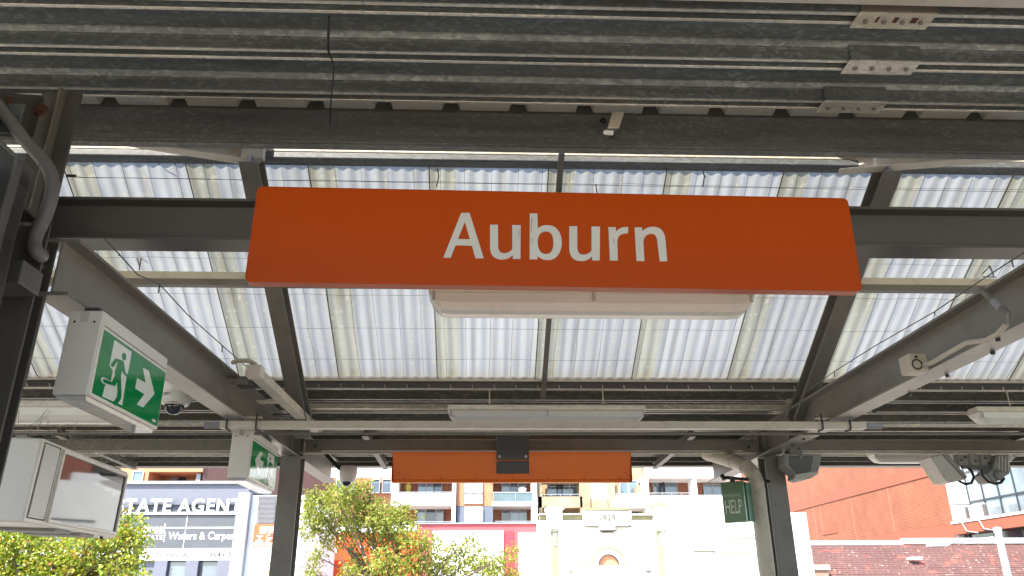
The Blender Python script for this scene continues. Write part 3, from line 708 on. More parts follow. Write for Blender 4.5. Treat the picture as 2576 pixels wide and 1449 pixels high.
exit_sign('smaller looking green exit sign with left arrow against the far left column', -1.455, 4.955, 5.63, 2.285, 2.59, .13, True)

# ================================================================== STRIP LIGHTS
def strip_light(label, loc):
    t = thing('strip_light', label, 'strip light', (0, 0, 0), 'strip lights under the canopy')
    Lh, W = .685, .072
    def ring(x, prof, s=1): return [Vector((x, y*s, z)) for y, z in prof]
    body = [(-W, -.012), (-W-.006, -.004), (-W-.004, .006), (-.05, .03), (.05, .03), (W+.004, .006), (W+.006, -.004), (W, -.012)]
    MB().loft([ring(-Lh-.004, [(y*.9, z*.9) for y, z in body]), ring(-Lh+.01, body), ring(Lh-.01, body), ring(Lh+.004, [(y*.9, z*.9) for y, z in body])]).build('body', LAMPBODY, t, .002)
    dif = [(-W+.004, -.013), (-W+.007, -.055), (-W+.024, -.085), (-.02, -.093), (.02, -.093), (W-.024, -.085), (W-.007, -.055), (W-.004, -.013)]
    def sc(k, dz): return [(y*k, -.013+(z+.013)*dz) for y, z in dif]
    MB().loft([ring(-Lh, sc(.95, .02)), ring(-Lh+.012, sc(1, .45)), ring(-Lh+.05, sc(1, .93)), ring(-Lh+.09, sc(1, 1)), ring(Lh-.09, sc(1, 1)), ring(Lh-.05, sc(1, .93)), ring(Lh-.012, sc(1, .45)), ring(Lh, sc(.95, .02))]).build('diffuser', DIFFUSER, t, .003)
    for x in (0, -Lh+.02, Lh-.02):
        B(x-.006, x+.006, -W-.004, -W+.002, -.05, -.004).build('clip', mat('lamp clip', (.5, .46, .4), .4), t, .002)
    MB().tube([(-.4, 0, .05), (-.4, 0, .2)], .006, 6).build('hanger_rod', G_LITE, t); MB().tube([(.4, 0, .05), (.4, 0, .2)], .006, 6).build('hanger_rod', G_LITE, t)
    t.location = loc; return t
z_near = aY(1488, 797, 3.05).z+.093
L0 = strip_light('near cream strip light right below the big Auburn sign', (aY(1488, 760, 3.05).x, 3.05, z_near))
for lab, p in (('dim strip light over the far orange sign under the low deck', aY(1376, 1064, 5.3)+Vector((0, 0, .085))),
               ('strip light behind the near exit sign at the far left', aY(42, 1062, 4.5)+Vector((0, 0, .085))),
               ('strip light cut by the right picture edge above the floodlights', aY(2690, 1067, 5.3)+Vector((0, 0, .085))),
               ('strip light under the eave between the horn speaker and floodlights', aY(2372, 1165, 7.2)+Vector((0, 0, .09)))):
    c = copy_tree(L0); c.location = p; c['label'] = lab

# ================================================================== DISPLAY SCREEN BOX
t = thing('information_display', 'white boxed information screen with dark reflecting glass', 'display screen', (-1.95, 3.7, 1.9))
xf, y0, y1, z0, z1 = -1.855, 3.27, 4.235, 1.883, 2.218
hb = MB(); hb.box(xf-.30, xf, y0, y1, z0, z1); hb.build('housing', WHITEBOX, t, .008, seg=3)
B(xf, xf+.004, y0+.03, y0+.165, z0+.03, z1-.02).build('side_panel', mat('pale grey panel', (.52, .51, .48), .35, 0, .05), t, .002)
mb = MB()
for a in (.022, .169): mb.box(xf+.0005, xf+.0015, y0+a, y0+a+.005, z0+.022, z1-.014)
mb.box(xf+.0005, xf+.0015, y0+.022, y0+.174, z0+.018, z0+.024); mb.box(xf+.0005, xf+.0015, y0+.022, y0+.174, z1-.016, z1-.011)
mb.build('panel_gasket', BLACK, t)
fr_ = MB(); a0, a1, b0, b1 = y0+.19, y1-.018, z0+.016, z1-.014
for q in ((a0, a1, b0, b0+.014), (a0, a1, b1-.014, b1), (a0, a0+.014, b0+.014, b1-.014), (a1-.014, a1, b0+.014, b1-.014)): fr_.box(xf, xf+.012, q[0], q[1], q[2], q[3])
fr_.build('bezel', WHITEBOX, t, .002)
B(xf, xf+.003, a0+.014, a1-.014, b0+.014, b1-.014).build('screen_glass', SCREENG, t)
mb = MB()
gc = Vector((xf-.30+.085, y0-.001, z0+.19))
for r_ in (.014, .030, .046):
    for q in range(4):
        a0_ = q*pi/2+.16; pts = [gc+Vector((cos(a0_+k*(pi/2-.32)/6)*r_, 0, sin(a0_+k*(pi/2-.32)/6)*r_)) for k in range(7)]
        mb.tube(pts, .0045, 5)
mb.build('speaker_grille', BLACK, t)
for s in (.35, .62): B(xf-.28, xf-.02, y0+(y1-y0)*s, y0+(y1-y0)*s+.16, z0-.012, z0).build('base_vent', mat('vent grey', (.3, .29, .27), .5), t, .003)
MB().lathe((xf-.02, y1-.12, z0-.012), [(.008, 0), (.008, .012)], 8).build('lock', BLACK, t)
MB().tube([(-2.12, 3.34, z1), (-2.12, 3.34, 2.98)], .03, 12).build('hanger_pole', PAINT, t, smooth=True)
mb = MB(); rng = random.Random(5)
for k in range(46):
    yb = y0+.02+k*.02; a = rng.uniform(-.5, .5)
    mb.tube([(xf-.06+rng.uniform(-.1, .05), yb, z1+.012), (xf-.06+a*.22, yb+rng.uniform(.0, .12), z1+.012+rng.uniform(.07, .14))], .0009, 4)
mb.box(xf-.09, xf-.05, y0+.02, y1-.02, z1+.001, z1+.012)
t.rotation_euler = (0, radians(1.6), radians(3.2))
tag(mb.build('bird_spikes', mat('spike steel', (.30, .27, .2), .5, .3)), 'row of thin wire bird spikes on top of the information screen', 'bird spikes')

# ================================================================== CAMERAS, SPEAKERS, FLOODLIGHTS
c = aY(443, 1000, 4.6)
t = thing('dome_camera', 'white dome camera beside the near exit sign', 'security camera', c+Vector((0, 0, .1)), 'dome cameras')
MB().lathe(c, [(.0, .11), (.085, .108), (.092, .085), (.092, .030), (.090, .026), (.092, .022), (.088, -.02), (.072, -.045), (.06, -.05), (0, -.05)], 28).build('casing', mat('bright white casing', (.86, .83, .77), .3, 0, .03, 3), t, smooth=True)
MB().lathe(c+Vector((.004, -.018, -.05)), [(.057, .02), (.056, -.01), (.046, -.035), (.028, -.053), (0, -.06)], 24).build('dome', mat('smoked dome', (.02, .02, .024), .05, spec=1), t, smooth=True)
MB().lathe(c+Vector((.004, -.018, -.05)), [(.060, .006), (.060, -.002), (.056, -.004)], 24).build('dome_ring', WHITEBOX, t, smooth=True)
B(c.x-.02, c.x+.46, c.y-.03, c.y+.03, c.z+.108, c.z+.125).build('mounting_arm', PAINT, t)
text('camera_number', 'C021', (c.x-.055, c.x-.004, c.z-.006, c.z+.012), lambda u, v, d: Vector((u, c.y-.002-sqrt(max(0, .0905**2-(u-c.x)**2)) - d, v)), mat('print grey', (.12, .12, .12), .5), t, .015, .0006)
c = aY(876, 1188, 7.0)
t = thing('dome_camera', 'far dome camera on a black arm above the green tree', 'security camera', c+Vector((0, 0, .1)), 'dome cameras')
MB().lathe(c, [(0, .052), (.07, .05), (.078, .035), (.08, -.02), (.072, -.06), (.058, -.085), (0, -.085)], 24).build('casing', WHITEBOX, t, smooth=True)
MB().lathe(c+Vector((-.006, -.01, -.085)), [(.045, .01), (.042, -.012), (.028, -.032), (0, -.04)], 20).build('dome', MATS['smoked dome'], t, smooth=True)
MB().tube([c+Vector((-.07, 0, .03)), c+Vector((-.085, .0, .035)), aY(818, 1140, 7.0)], .016, 8).build('arm', BLACK, t)
MB().lathe(c+Vector((-.068, -.02, .032)), [(0, -.02), (.022, -.02), (.022, .02), (0, .02)], 12, (0, 1, 0)).build('pivot', BLACK, t)

def poly_at(pts, Y): return [aY(x, y, Y) for x, y in pts]
t = thing('horn_speaker', 'grey wedge shaped horn speaker beside the right column', 'speaker', aY(2020, 1150, 6.0))
out = [(1974, 1141), (2068, 1144), (2058, 1192), (2040, 1203), (2014, 1208), (1999, 1203), (2001, 1192), (1974, 1170)]
MB().prism(poly_at(out, 5.95), (0, .16, 0)).build('case', HORN, t, .008, seg=3)
MB().prism(poly_at([(1985, 1146), (2047, 1148), (2040, 1185), (2005, 1193), (1984, 1170)], 5.945), (0, .02, 0)).build('recess', mat('speaker recess', (.11, .11, .10), .5), t, .006)
MB().prism(poly_at([(2001, 1193), (2058, 1184), (2057, 1194), (2014, 1209), (1999, 1203)], 5.93), (0, .02, 0)).build('rim', FLOODG, t, .004)
MB().lathe(aY(2014, 1150, 5.94), [(0, .012), (.011, .012), (.016, 0)], 14, (0, -1, 0)).build('boss', HORN, t)
B(2.42, 2.52, 6.0, 6.1, 2.575, 2.66).build('mount', PAINT, t)
t = thing('floodlight', 'pale grey wedge floodlight tilted down left on the twin bracket', 'floodlight', aY(2400, 1145, 6.15), 'twin floodlights')
MB().prism(poly_at([(2340, 1149), (2368, 1142), (2382, 1142), (2432, 1201), (2430, 1206), (2398, 1213), (2381, 1211)], 6.1), (0, .2, 0)).build('case', FLOODG, t, .01, seg=3)
MB().prism(poly_at([(2372, 1143), (2386, 1142), (2434, 1199), (2430, 1205)], 6.085), (0, .22, 0)).build('lens_rim', HORN, t, .004)
MB().tube(poly_at([(2412, 1210), (2428, 1218), (2444, 1215), (2450, 1200), (2444, 1185), (2436, 1177)], 6.12), .011, 8).build('power_cable', BLACK, t, smooth=True)
t = thing('floodlight', 'dark ribbed floodlight turned right beside the pale wedge one', 'floodlight', aY(2510, 1145, 6.15), 'twin floodlights')
MB().prism(poly_at([(2508, 1143), (2540, 1143), (2543, 1180), (2540, 1192), (2520, 1203), (2508, 1212), (2494, 1211), (2480, 1192), (2498, 1178)], 6.12), (0, .18, 0)).build('case', HORN, t, .01, seg=3)
mb = MB()
for q in range(4): mb.prism(poly_at([(2512+q*8, 1146), (2515+q*8, 1146), (2515+q*8, 1192-q*3), (2512+q*8, 1192-q*3)], 6.11), (0, .02, 0))
mb.build('cooling_rib', FLOODG, t, .002)
MB().lathe(aY(2514, 1196, 6.11), [(0, .03), (.03, .02), (.042, 0)], 16, (0, -1, -.3)).build('rear_cap', HORN, t, smooth=True)
MB().tube(poly_at([(2467, 1180), (2472, 1198), (2486, 1212), (2504, 1217), (2518, 1214), (2526, 1203)], 6.1), .011, 8).build('power_cable', BLACK, t, smooth=True)
t = thing('floodlight_bracket', 'bolted grey bracket holding the twin floodlights to the beam', 'bracket', aY(2460, 1140, 6.2))
mb = MB()
for (a, b, c_, d) in ((2408, 1143, 2432, 1172), (2440, 1142, 2460, 1182), (2466, 1143, 2496, 1172)):
    x0, x1, z0, z1 = R(a, b, c_, d, 6.2); mb.box(x0, x1, 6.19, 6.25, z0, z1)
mb.build('plate', HORN, t, .004)
x0, x1, z0, z1 = R(2420, 1170, 2504, 1179, 6.18); B(x0, x1, 6.17, 6.2, z0, z1).build('cross_bar', mat('bar grey', (.12, .115, .1), .5), t, .003)
bb = MB()
for a, b in ((2418, 1158), (2428, 1150), (2446, 1172), (2454, 1160), (2478, 1152), (2488, 1165)): bolt(bb, aY(a, b, 6.185), (0, -1, 0), .008, .014)
bb.build('bolt', DARKMET, t)

# ---- HELP point sign
t = thing('help_sign', 'green emergency HELP box sign hanging beside the downpipe', 'sign', aY(1845, 1200, 5.9), )
pA, pB, pC, pD = aY(1815, 1214, 5.97), aY(1868, 1200, 5.86), aY(1879, 1299, 5.86), aY(1823, 1316, 5.97)
du = (pB-pA); du.z = 0; nrm = Vector((du.y, -du.x, 0)).normalized(); hz = (pA.z-pD.z)
hfr = lambda u, v, d: pD + du*u + Vector((0, 0, hz*v)) + nrm*d
rg = [[hfr(u, v, 0) for u, v in ((0, 0), (1, 0), (1, 1), (0, 1))], [hfr(u, v, -.045) for u, v in ((0, 0), (1, 0), (1, 1), (0, 1))]]
MB().loft(rg).build('face_box', HELPG, t, .004)
rg = [[hfr(u, v, -.046) for u, v in ((.12, .03), (1.05, .03), (1.05, .98), (.12, .98))], [hfr(u, v, -.15) for u, v in ((.12, .03), (1.05, .03), (1.05, .98), (.12, .98))]]
MB().loft(rg).build('rear_box', HELPS, t, .004)
text('help_text', 'HELP', (.12, .88, .22, .55), lambda u, v, d: hfr(u, v, .0005+d), mat('help lettering', (.62, .64, .5), .5), t, .0, .001)
text('emergency_text', 'Emergency', (.12, .88, .60, .72), lambda u, v, d: hfr(u, v, .0005+d), mat('help lettering small', (.42, .46, .34), .5), t, .0, .001)
MB().tube([hfr(.5, 1, -.03), hfr(.5, 1.12, -.03)], .02, 8).build('stem', BLACK, t)
MB().tube([hfr(.1, 1.13, -.03), hfr(.3, 1.12, -.03), Vector((2.28, 6.14, hfr(.5, 1.1, 0).z))], .013, 8).build('arm', BLACK, t)
MB().tube([hfr(.02, 1.20, -.03), hfr(.14, 1.08, -.03)], .018, 8).build('knob', BLACK, t)
# ---- downpipe
t = thing('downpipe', 'beige downpipe with a ribbed elbow beside the right column', 'downpipe', (2.13, 6.03, 0))
pp = [aY(1778, 1140, 6.6), aY(1832, 1156, 6.3), aY(1870, 1170, 6.1), aY(1892, 1190, 6.05), aY(1902, 1215, 6.04), aY(1905, 1235, 6.04)]
pp.append(Vector((pp[-1].x, 6.04, 2.2)))
# smooth the path
sm = []
for i in range(len(pp)-1):
    p0, p1, p2, p3 = pp[max(i-1, 0)], pp[i], pp[i+1], pp[min(i+2, len(pp)-1)]
    for k in range(6):
        s = k/6; sm.append(.5*((2*p1)+(-p0+p2)*s+(2*p0-5*p1+4*p2-p3)*s*s+(-p0+3*p1-3*p2+p3)*s**3))
sm.append(Vector((pp[-1].x, 6.04, 0)))
MB().tube(sm, .059, 20).build('pipe', PIPE, t, smooth=True)
for i in (8, 13, 18, 24, 30):
    a, b = sm[i], sm[i+1]; d = (b-a).normalized()
    MB().tube([a-d*.012, a+d*.012], .0625, 20).build('joint_collar', PIPE, t, .003)

# ---- cream cable tray along the left rafter
t = thing('cable_tray', 'cream square cable duct running along the left rafter', 'cable duct', (-1.27, 5, 2.72))
pa, pb = aZ(642, 950, 2.74), aZ(800, 1095, 2.74)
mb = MB(); mb.prism([pa+Vector((-.035, 0, 0)), pa+Vector((.035, 0, 0)), pa+Vector((.035, 0, .05)), pa+Vector((-.035, 0, .05))], pb-pa); mb.build('duct', CREAMST, t, .004)
B(pa.x-.042, pa.x+.042, pa.y-.06, pa.y+.02, pa.z-.005, pa.z+.06).build('end_cap', LAMPBODY, t, .004)
cv = [aY(585, 912, pa.y+.05), aY(600, 907, pa.y+.03), aY(625, 907, pa.y+.01), aY(642, 916, pa.y), aY(648, 930, pa.y-.01), pa+Vector((.0, -.01, .06))]
MB().tube(cv, .013, 10).build('bent_conduit', CONDUIT_C, t, smooth=True)
for k in range(4):
    q = pa+(pb-pa)*(.12+.23*k); B(q.x-.16, q.x-.03, q.y, q.y+.07, q.z+.004, q.z+.012).build('tray_bracket', CREAMST if k % 2 else DARKMET, t)
# ---- right: junction box and conduit on the right rafter web
xw = 2.18
t = thing('junction_box', 'cream junction box with conduit on the right rafter', 'junction box', (xw-.05, 3.6, 2.7))
jb = aX(2298, 918, xw-.04)
B(jb.x-.045, jb.x+.045, jb.y-.05, jb.y+.05, jb.z-.045, jb.z+.045).build('box', CONDUIT_C, t, .008, seg=3)
mb = MB(); mb.tube([(jb.x-.012+.024*cos(a*pi/8), jb.y-.052, jb.z-.012+.024*sin(a*pi/8)) for a in range(17)], .004, 5); mb.lathe((jb.x-.01, jb.y-.051, jb.z+.026), [(.008, 0), (.008, .002), (0, .002)], 8, (0, -1, 0)); mb.build('knockout', DARKMET, t)
cpts = [aX(x, y, xw-.02) for x, y in ((2320, 920), (2345, 912), (2400, 880), (2430, 862), (2480, 856), (2510, 840), (2532, 815), (2533, 790), (2520, 775), (2500, 757), (2480, 738), (2468, 728))]
MB().tube(cpts[:7], .011, 8).build('conduit', CONDUIT_C, t, smooth=True)
MB().tube(cpts[6:], .014, 8).build('conduit', CONDUIT, t, smooth=True)
MB().tube(cpts[8:10], .018, 8).build('coupling', FLASH, t, smooth=True)
for nm, xs, pw in (('thin steel bird wire on little posts above the right rafter', 2.20, ((2700, 560), (2545, 655), (2452, 716), (2350, 785), (2205, 868), (2098, 935), (2030, 985))),
                   ('dark thin cable strung above the left rafter', -1.43, ((262, 600), (300, 640), (345, 690), (402, 716), (470, 790), (560, 870), (640, 940), (705, 995)))):
    wp = [aX(x, y, xs) for x, y in pw]; mb = MB(); mb.tube(wp, .0028, 5)
    t = thing('bird_wire', nm, 'wire', wp[3]); mb.build('wire', WIRE, t)
    mb = MB()
    for q in wp[1:-1:2]: mb.tube([q, (q.x, q.y, 2.846)], .003, 5)
    mb.build('wire_post', WIRE, t)
# ---- left grey conduit with a double bend
t = thing('conduit', 'fat grey conduit with an S bend at the top left column', 'conduit', (-1.5, 2.4, 2.9))
kp = [(-60, 210), (0, 272), (60, 350), (100, 395), (122, 425), (132, 460), (128, 500), (112, 545), (95, 580), (86, 610), (92, 635), (110, 652)]
kv = [aY(x, y, 2.49) for x, y in kp]; kv[-1] = aY(108, 646, 2.535); sm = []
for i in range(len(kv)-1):
    p0, p1, p2, p3 = kv[max(i-1, 0)], kv[i], kv[i+1], kv[min(i+2, len(kv)-1)]
    for k in range(5):
        s = k/5; sm.append(.5*((2*p1)+(-p0+p2)*s+(2*p0-5*p1+4*p2-p3)*s*s+(-p0+3*p1-3*p2+p3)*s**3))
MB().tube(sm, .0235, 16).build('tube', CONDUIT, t, smooth=True)
for i in (17, 38): MB().tube([sm[i], sm[i+1]], .0255, 16).build('joint', CONDUIT, t)
B(kv[1].x-.05, kv[1].x+.06, 2.53, 2.54, kv[1].z-.08, kv[1].z+.05).build('saddle', G_PUR, t, .004)
# ---- black cable hanging from the deck
t = thing('cable_tie', 'thin black cable dangling across the overhead deck ribs', 'cable', aY(830, 60, 2.6))
ck = [(828, 42, 2.6), (826, 90, 2.75), (826, 128, 2.83), (834, 148, 2.86), (840, 165, 2.9), (837, 210, 3.02), (832, 260, 3.15), (830, 312, 3.25)]
MB().tube([aY(*p) for p in ck[:4]], .0055, 6).build('cable', BLACK, t, smooth=True); MB().tube([aY(*p) for p in ck[3:]], .0035, 6).build('tail', BLACK, t, smooth=True)
t = thing('wire_tensioner', 'small black tensioner on the mesh wire by the left post', 'tensioner', aY(178, 443, 3.9))
MB().lathe(aY(168, 442, 3.88), [(0, 0), (.008, 0), (.008, .05), (0, .05)], 10, (1, 0, 0)).build('body', BLACK, t, smooth=True)
MB().tube([aY(190, 443, 3.88), aY(203, 446, 3.88), (3.5, 3.9, RZ(3.9)-.03)], .0014, 4).build('wire', WIRE, t)
# ---- small hook bracket on the edge purlin
t = thing('hook_bracket', 'small tan steel bracket with a white capped bolt on the dark purlin', 'bracket', aY(1545, 300, 3.3))
MB().prism([aY(1541, 280, 3.27), aY(1571, 281, 3.27), aY(1558, 320, 3.20), aY(1529, 320, 3.20)], (0, .012, 0)).build('strap', CREAMST, t, .002)
MB().prism([aY(1531, 321, 3.205), aY(1556, 321, 3.205), aY(1545, 345, 3.33), aY(1535, 347, 3.33)], (0, .01, 0)).build('return', PAINT_D, t, .002)
MB().lathe(aY(1527, 333, 3.25), [(0, .02), (.010, .016), (.014, 0), (.014, -.03), (0, -.03)], 14, (-1, 0, 0)).build('cap', SIGNW, t, smooth=True)
MB().lathe(aY(1518, 303, 3.34), [(0, .01), (.014, .01), (.014, -.01), (0, -.01)], 12, (-1, -.6, 0)).build('hole_plug', BLACK, t)
# ---- dry twigs on the middle purlin
mb = MB()
for pts in ([(350, 680), (354, 655), (357, 632)], [(352, 672), (345, 650)], [(2470, 690), (2488, 672), (2484, 655)], [(2500, 694), (2490, 668), (2480, 640)], [(2506, 697), (2470, 696)],
            [(1503, 490), (1500, 475), (1499, 463)], [(400, 415), (408, 400), (413, 385)], [(1768, 470), (1772, 445), (1765, 420)], [(1098, 470), (1104, 445), (1100, 418)]):
    Yt = 4.40 if pts[0][1] > 600 else 3.85
    mb.tube([aY(x, y, Yt) for x, y in pts], .0035, 5)
tag(mb.build('twigs', mat('twig', (.16, .10, .06), .9)), 'dry brown twigs caught on the roof purlins and mesh', 'twigs', kind='stuff')

# ================================================================== BACKGROUND BUILDINGS
def rbox(mb, px, Y, d=.1, dep=None):
    x0, x1, z0, z1 = R(*px, Y); return mb.box(x0, x1, Y-d, Y+(dep or 0), z0, z1)
def wallbox(px, Y, dep=6.):
    x0, x1, z0, z1 = R(*px, Y); return B(x0, x1, Y, Y+dep, z0, z1)

# ---- real estate shop on the left
Y = 34.
t = thing('shop_building', 'grey two storey estate agent shop with white raised letters', 'building', (aY(480, 1400, Y).x, Y, -1.1))
x0, x1, zz0, ztop = R(60, 1217, 618, 1400, Y)
B(x0, x1, Y, Y+9, -1.1, ztop).build('wall', LAVGR, t)
B(x0-.1, x1+.02, Y-.12, Y+.2, ztop-.02, ztop+.10).build('parapet_cap', PALEGR, t, .01)
mb = MB(); rbox(mb, (60, 1298, 598, 1381), Y, .12); mb.build('sign_panel', SLATE, t)
mb = MB(); rbox(mb, (60, 1289.5, 600, 1296), Y, .2); rbox(mb, (330, 1327, 590, 1330), Y, .135)
for xx in (388,): rbox(mb, (xx+80, 1298, xx+81.5, 1381), Y, .135)
mb.build('sign_trim', STRIPW, t, .01)
mb = MB(); rbox(mb, (60, 1381, 590, 1411), Y, .16); mb.build('sign_strip', STRIPW, t, .01)
def ftext(name, s, px, Yp, m_, bold=0., ext=.03, shear=0., par=None):
    xa, xb, za, zb = R(*px, Yp); return text(name, s, (xa, xb, za, zb), frameY(Yp), m_, par or t, bold, ext, shear)
ftext('letters', 'ESTATE AGENT', (270, 1255, 609, 1290), Y-.18, SIGNW, .022, .05)
mb = MB(); rbox(mb, (330, 1268, 600, 1271), Y, .14); rbox(mb, (330, 1284, 600, 1286), Y, .14); mb.build('letter_rail', SLATE, t)
ftext('letters', 'national', (340, 1318, 415, 1342), Y-.125, SIGNW, .02, .01)
ftext('letters', 'ESTATE', (350, 1346, 410, 1358), Y-.125, SIGNW, .01, .01)
ftext('letters', '| Waters & Carper', (413, 1338, 590, 1363), Y-.125, SIGNW, .005, .01)
ftext('letters', 'AUCTION \u00b7 RENTALS', (332, 1389, 485, 1402), Y-.165, FAINTT, .014, .006)
ftext('letters', '9649 0', (526, 1388, 581, 1402), Y-.165, FAINTT, .014, .006)
mb = MB()
for a in (60, 135, 210, 285, 392, 470, 550): rbox(mb, (a-2 if a > 60 else a, 1411, a+30, 1475), Y, .22)
mb.build('window_pier', LAVGR, t, .01)
for a in (92, 167, 242, 317, 396, 478):
    e = 72 if a > 380 else 43
    mb = MB(); rbox(mb, (a+28, 1413, a+e, 1475), Y, .03); f = mb.build('window', GLASSW, t)
    mb = MB(); rbox(mb, (a+26, 1411, a+29, 1475), Y, .08); rbox(mb, (a+26, 1411, a+e+2, 1414), Y, .08); mb.build('frame', FRAMEB, f)
xa = aY(590, 1340, Y-.6).x; xb = aY(622, 1340, Y-.6).x
B(xa, xb, Y-.75, Y+.3, -1.1, aY(600, 1240, Y-.6).z).build('pilaster', PALEGR, t, .02)
B(xb+.005, xb+.30, Y-.35, Y+.3, -1.1, aY(600, 1240, Y-.6).z).build('recess', NAVY, t)
# ---- narrow white shop beside it, with the orange sign
Y = 33.6
t = thing('shop_building', 'narrow white shop front with a small orange sign beside the left column', 'building', (aY(660, 1400, Y).x, Y, -1.1))
x0, x1, _, ztop = R(618, 1246, 760, 1400, Y)
B(x0, x1, Y, Y+8, -1.1, ztop).build('wall', STRIPW, t)
mb = MB(); rbox(mb, (649, 1247, 694, 1318), Y, .05); lo = mb.build('louvre', LOUVRE, t)
mb = MB()
for k in range(22): rbox(mb, (650, 1249+k*3.15, 693, 1250.3+k*3.15), Y, .08)
mb.build('slat', mat('louvre slat', (.23, .22, .23), .6), lo)
mb = MB(); rbox(mb, (640, 1319, 692, 1373), Y, .12); sg = mb.build('sign_panel', ORSIGN, t, .01)
ftext('characters', '\u56fd', (654, 1324, 672, 1343), Y-.125, SIGNW, .03, .01, par=sg); ftext('characters', '\u5de5', (644, 1347, 662, 1362), Y-.125, SIGNW, .05, .01, par=sg)
ftext('characters', '\u623f', (667, 1345, 685, 1362), Y-.125, SIGNW, .03, .01, par=sg); ftext('characters', '\u9645', (676, 1324, 690, 1343), Y-.125, SIGNW, .03, .01, par=sg)
mb = MB(); rbox(mb, (640, 1365, 690, 1372), Y, .13); mb.build('sign_strip', mat('cream strip', (.75, .62, .42), .5), sg)
mb = MB(); rbox(mb, (645, 1415, 652, 1422), Y, .02); rbox(mb, (668, 1413, 686, 1418), Y, .02); rbox(mb, (667, 1434, 682, 1446), Y, .02); mb.build('poster_detail', mat('poster brown', (.42, .25, .15), .6), t)

# ---- apartment blocks (far)
def recess(mbw, px, Y, dep=2.2):
    pass
Y = 60.
ap = thing('apartment_building', 'large pale apartment block with brick walls and white balconies', 'building', (aY(1300, 1400, Y).x, Y, -1.1))
t = ap
X0, X1, Z0, Z1 = R(835, 1120, 1850, 1400, Y)
ZT = aY(1300, 1080, Y).z
B(X0, X1, Y+2.4, Y+14, -1.1, ZT).build('wall', REDBRK, t)
B(aY(1355, 1300, Y).x, aY(1640, 1300, Y).x, Y+2.36, Y+2.41, -1.1, ZT).build('wall', CREAMW, t)
# white slabs and balcony fronts
mb = MB()
for px in ((830, 1176, 988, 1203), (985, 1243, 1147, 1273), (1238, 1263, 1352, 1274), (1545, 1247, 1632, 1279), (1620, 1174, 1860, 1204), (1632, 1247, 1860, 1300), (985, 1176, 1147, 1204), (1150, 1176, 1240, 1180), (1240, 1195, 1352, 1204)):
    rbox(mb, px, Y, .35, 2.5 if px[3]-px[1] < 15 else .15)
for px in ((985, 1204, 1003, 1243), (1137, 1204, 1147, 1330), (1337, 1204, 1351, 1330), (1621, 1204, 1632, 1300), (1741, 1204, 1751, 1247)):
    rbox(mb, px, Y, .3, 1.2)
mb.each('balcony_front', WHITEP, t, .02)
mb = MB()
for px in ((985, 1268, 1147, 1273.5), (1620, 1199, 1860, 1204), (985, 1199, 1147, 1204), (1545, 1274, 1640, 1279), (1240, 1270, 1350, 1274)):
    x0, x1, z0, z1 = R(*px, Y); mb.box(x0, x1, Y+.15, Y+2.38, z0, z1)
mb.each('balcony_slab', WHITEP, t)
# walls between bays
mb = MB()
for px in ((1150, 1176, 1168, 1273), (1215, 1176, 1240, 1273), (1168, 1176, 1215, 1205), (1168, 1268, 1215, 1273)): rbox(mb, px, Y, .0, 2.4)
mb.build('brick_wall', ORBRICK, t)
mb = MB()
for px in ((1150, 1273.3, 1168, 1345), (1215, 1273.3, 1240, 1345), (1168, 1315, 1215, 1345)): rbox(mb, px, Y, -.02, 2.4)
mb.build('painted_wall', BLUEGR, t)
mb = MB(); rbox(mb, (1147.3, 1176, 1149.8, 1345), Y, -.2, 2.4); mb.build('drain_recess', FRAMEB, t)
def window(px, Yp, par, glass=STRIPW, fr=WHITEP, mull=1, name='window'):
    mb = MB(); rbox(mb, px, Yp, .02, .06); o = mb.build(name, glass, par)
    mb = MB(); x0, x1, y0_, y1_ = px; 
    for q in ((px[0]-.8, px[1], px[0]+.8, px[3]), (px[2]-.8, px[1], px[2]+.8, px[3]), (px[0], px[1]-.8, px[2], px[1]+.8), (px[0], px[3]-.8, px[2], px[3]+.8)): rbox(mb, q, Yp, .10)
    for k in range(1, mull+1):
        xm = px[0]+(px[2]-px[0])*k/(mull+1); rbox(mb, (xm-.8, px[1], xm+.8, px[3]), Yp, .08)
    mb.build('frame', fr, o); return o
window((1169, 1205, 1214, 1267), Y-.02, t, mat('drawn blind', (.70, .70, .66), .6), LAMPW, 1)
mb = MB(); rbox(mb, (1168, 1238, 1215, 1240), Y, .2); mb.build('rail', LAMPW, t)
window((1169, 1276, 1214, 1316), Y-.02, t, MATS['drawn blind'], WHITEP, 1)
# recessed doors and windows
for px, g, mu in (((1052, 1206, 1092, 1243), GLASSW, 1), ((1092, 1206, 1112, 1243), GLASSD, 0), ((1072, 1281, 1096, 1318), GLASSD, 0), ((1098, 1281, 1115, 1318), GLASSW, 0), ((1050, 1281, 1070, 1318), GLASSW, 0),
              ((1262, 1206, 1283, 1241), GLASSW, 0), ((1284, 1206, 1303, 1241), GLASSD, 0), ((1304, 1206, 1323, 1241), GLASSW, 0), ((1284, 1285, 1325, 1318), GLASSW, 1), ((1262, 1285, 1283, 1318), GLASSD, 0),
              ((1377, 1218, 1401, 1248), GLASSW, 0), ((1401, 1218, 1414, 1248), GLASSD, 0), ((1414, 1218, 1452, 1248), GLASSW, 1), ((1585, 1281, 1607, 1294), GLASSW, 0), ((1643, 1213, 1662, 1246), GLASSW, 1), ((1662, 1213, 1672, 1246), GLASSD, 0), ((1673, 1213, 1703, 1246), GLASSW, 0),
              ((1770, 1218, 1815, 1246), GLASSW, 1)):
    window(px, Y+2.3, t, g, LAMPW, mu)
window((1560, 1209, 1602, 1244), Y+1.5, t, GLASSW, WHITEP, 1)
for px in ((846, 1206, 862, 1240), (869, 1206, 892, 1245), (935, 1206, 955, 1240), (962, 1206, 984, 1240)): window(px, Y+.8, t, GLASSW, WHITEP, 0)
mb = MB(); rbox(mb, (835, 1203, 985, 1300), Y+1.0, 0, 1.0); mb.build('brick_wall', ORBRICK, t)
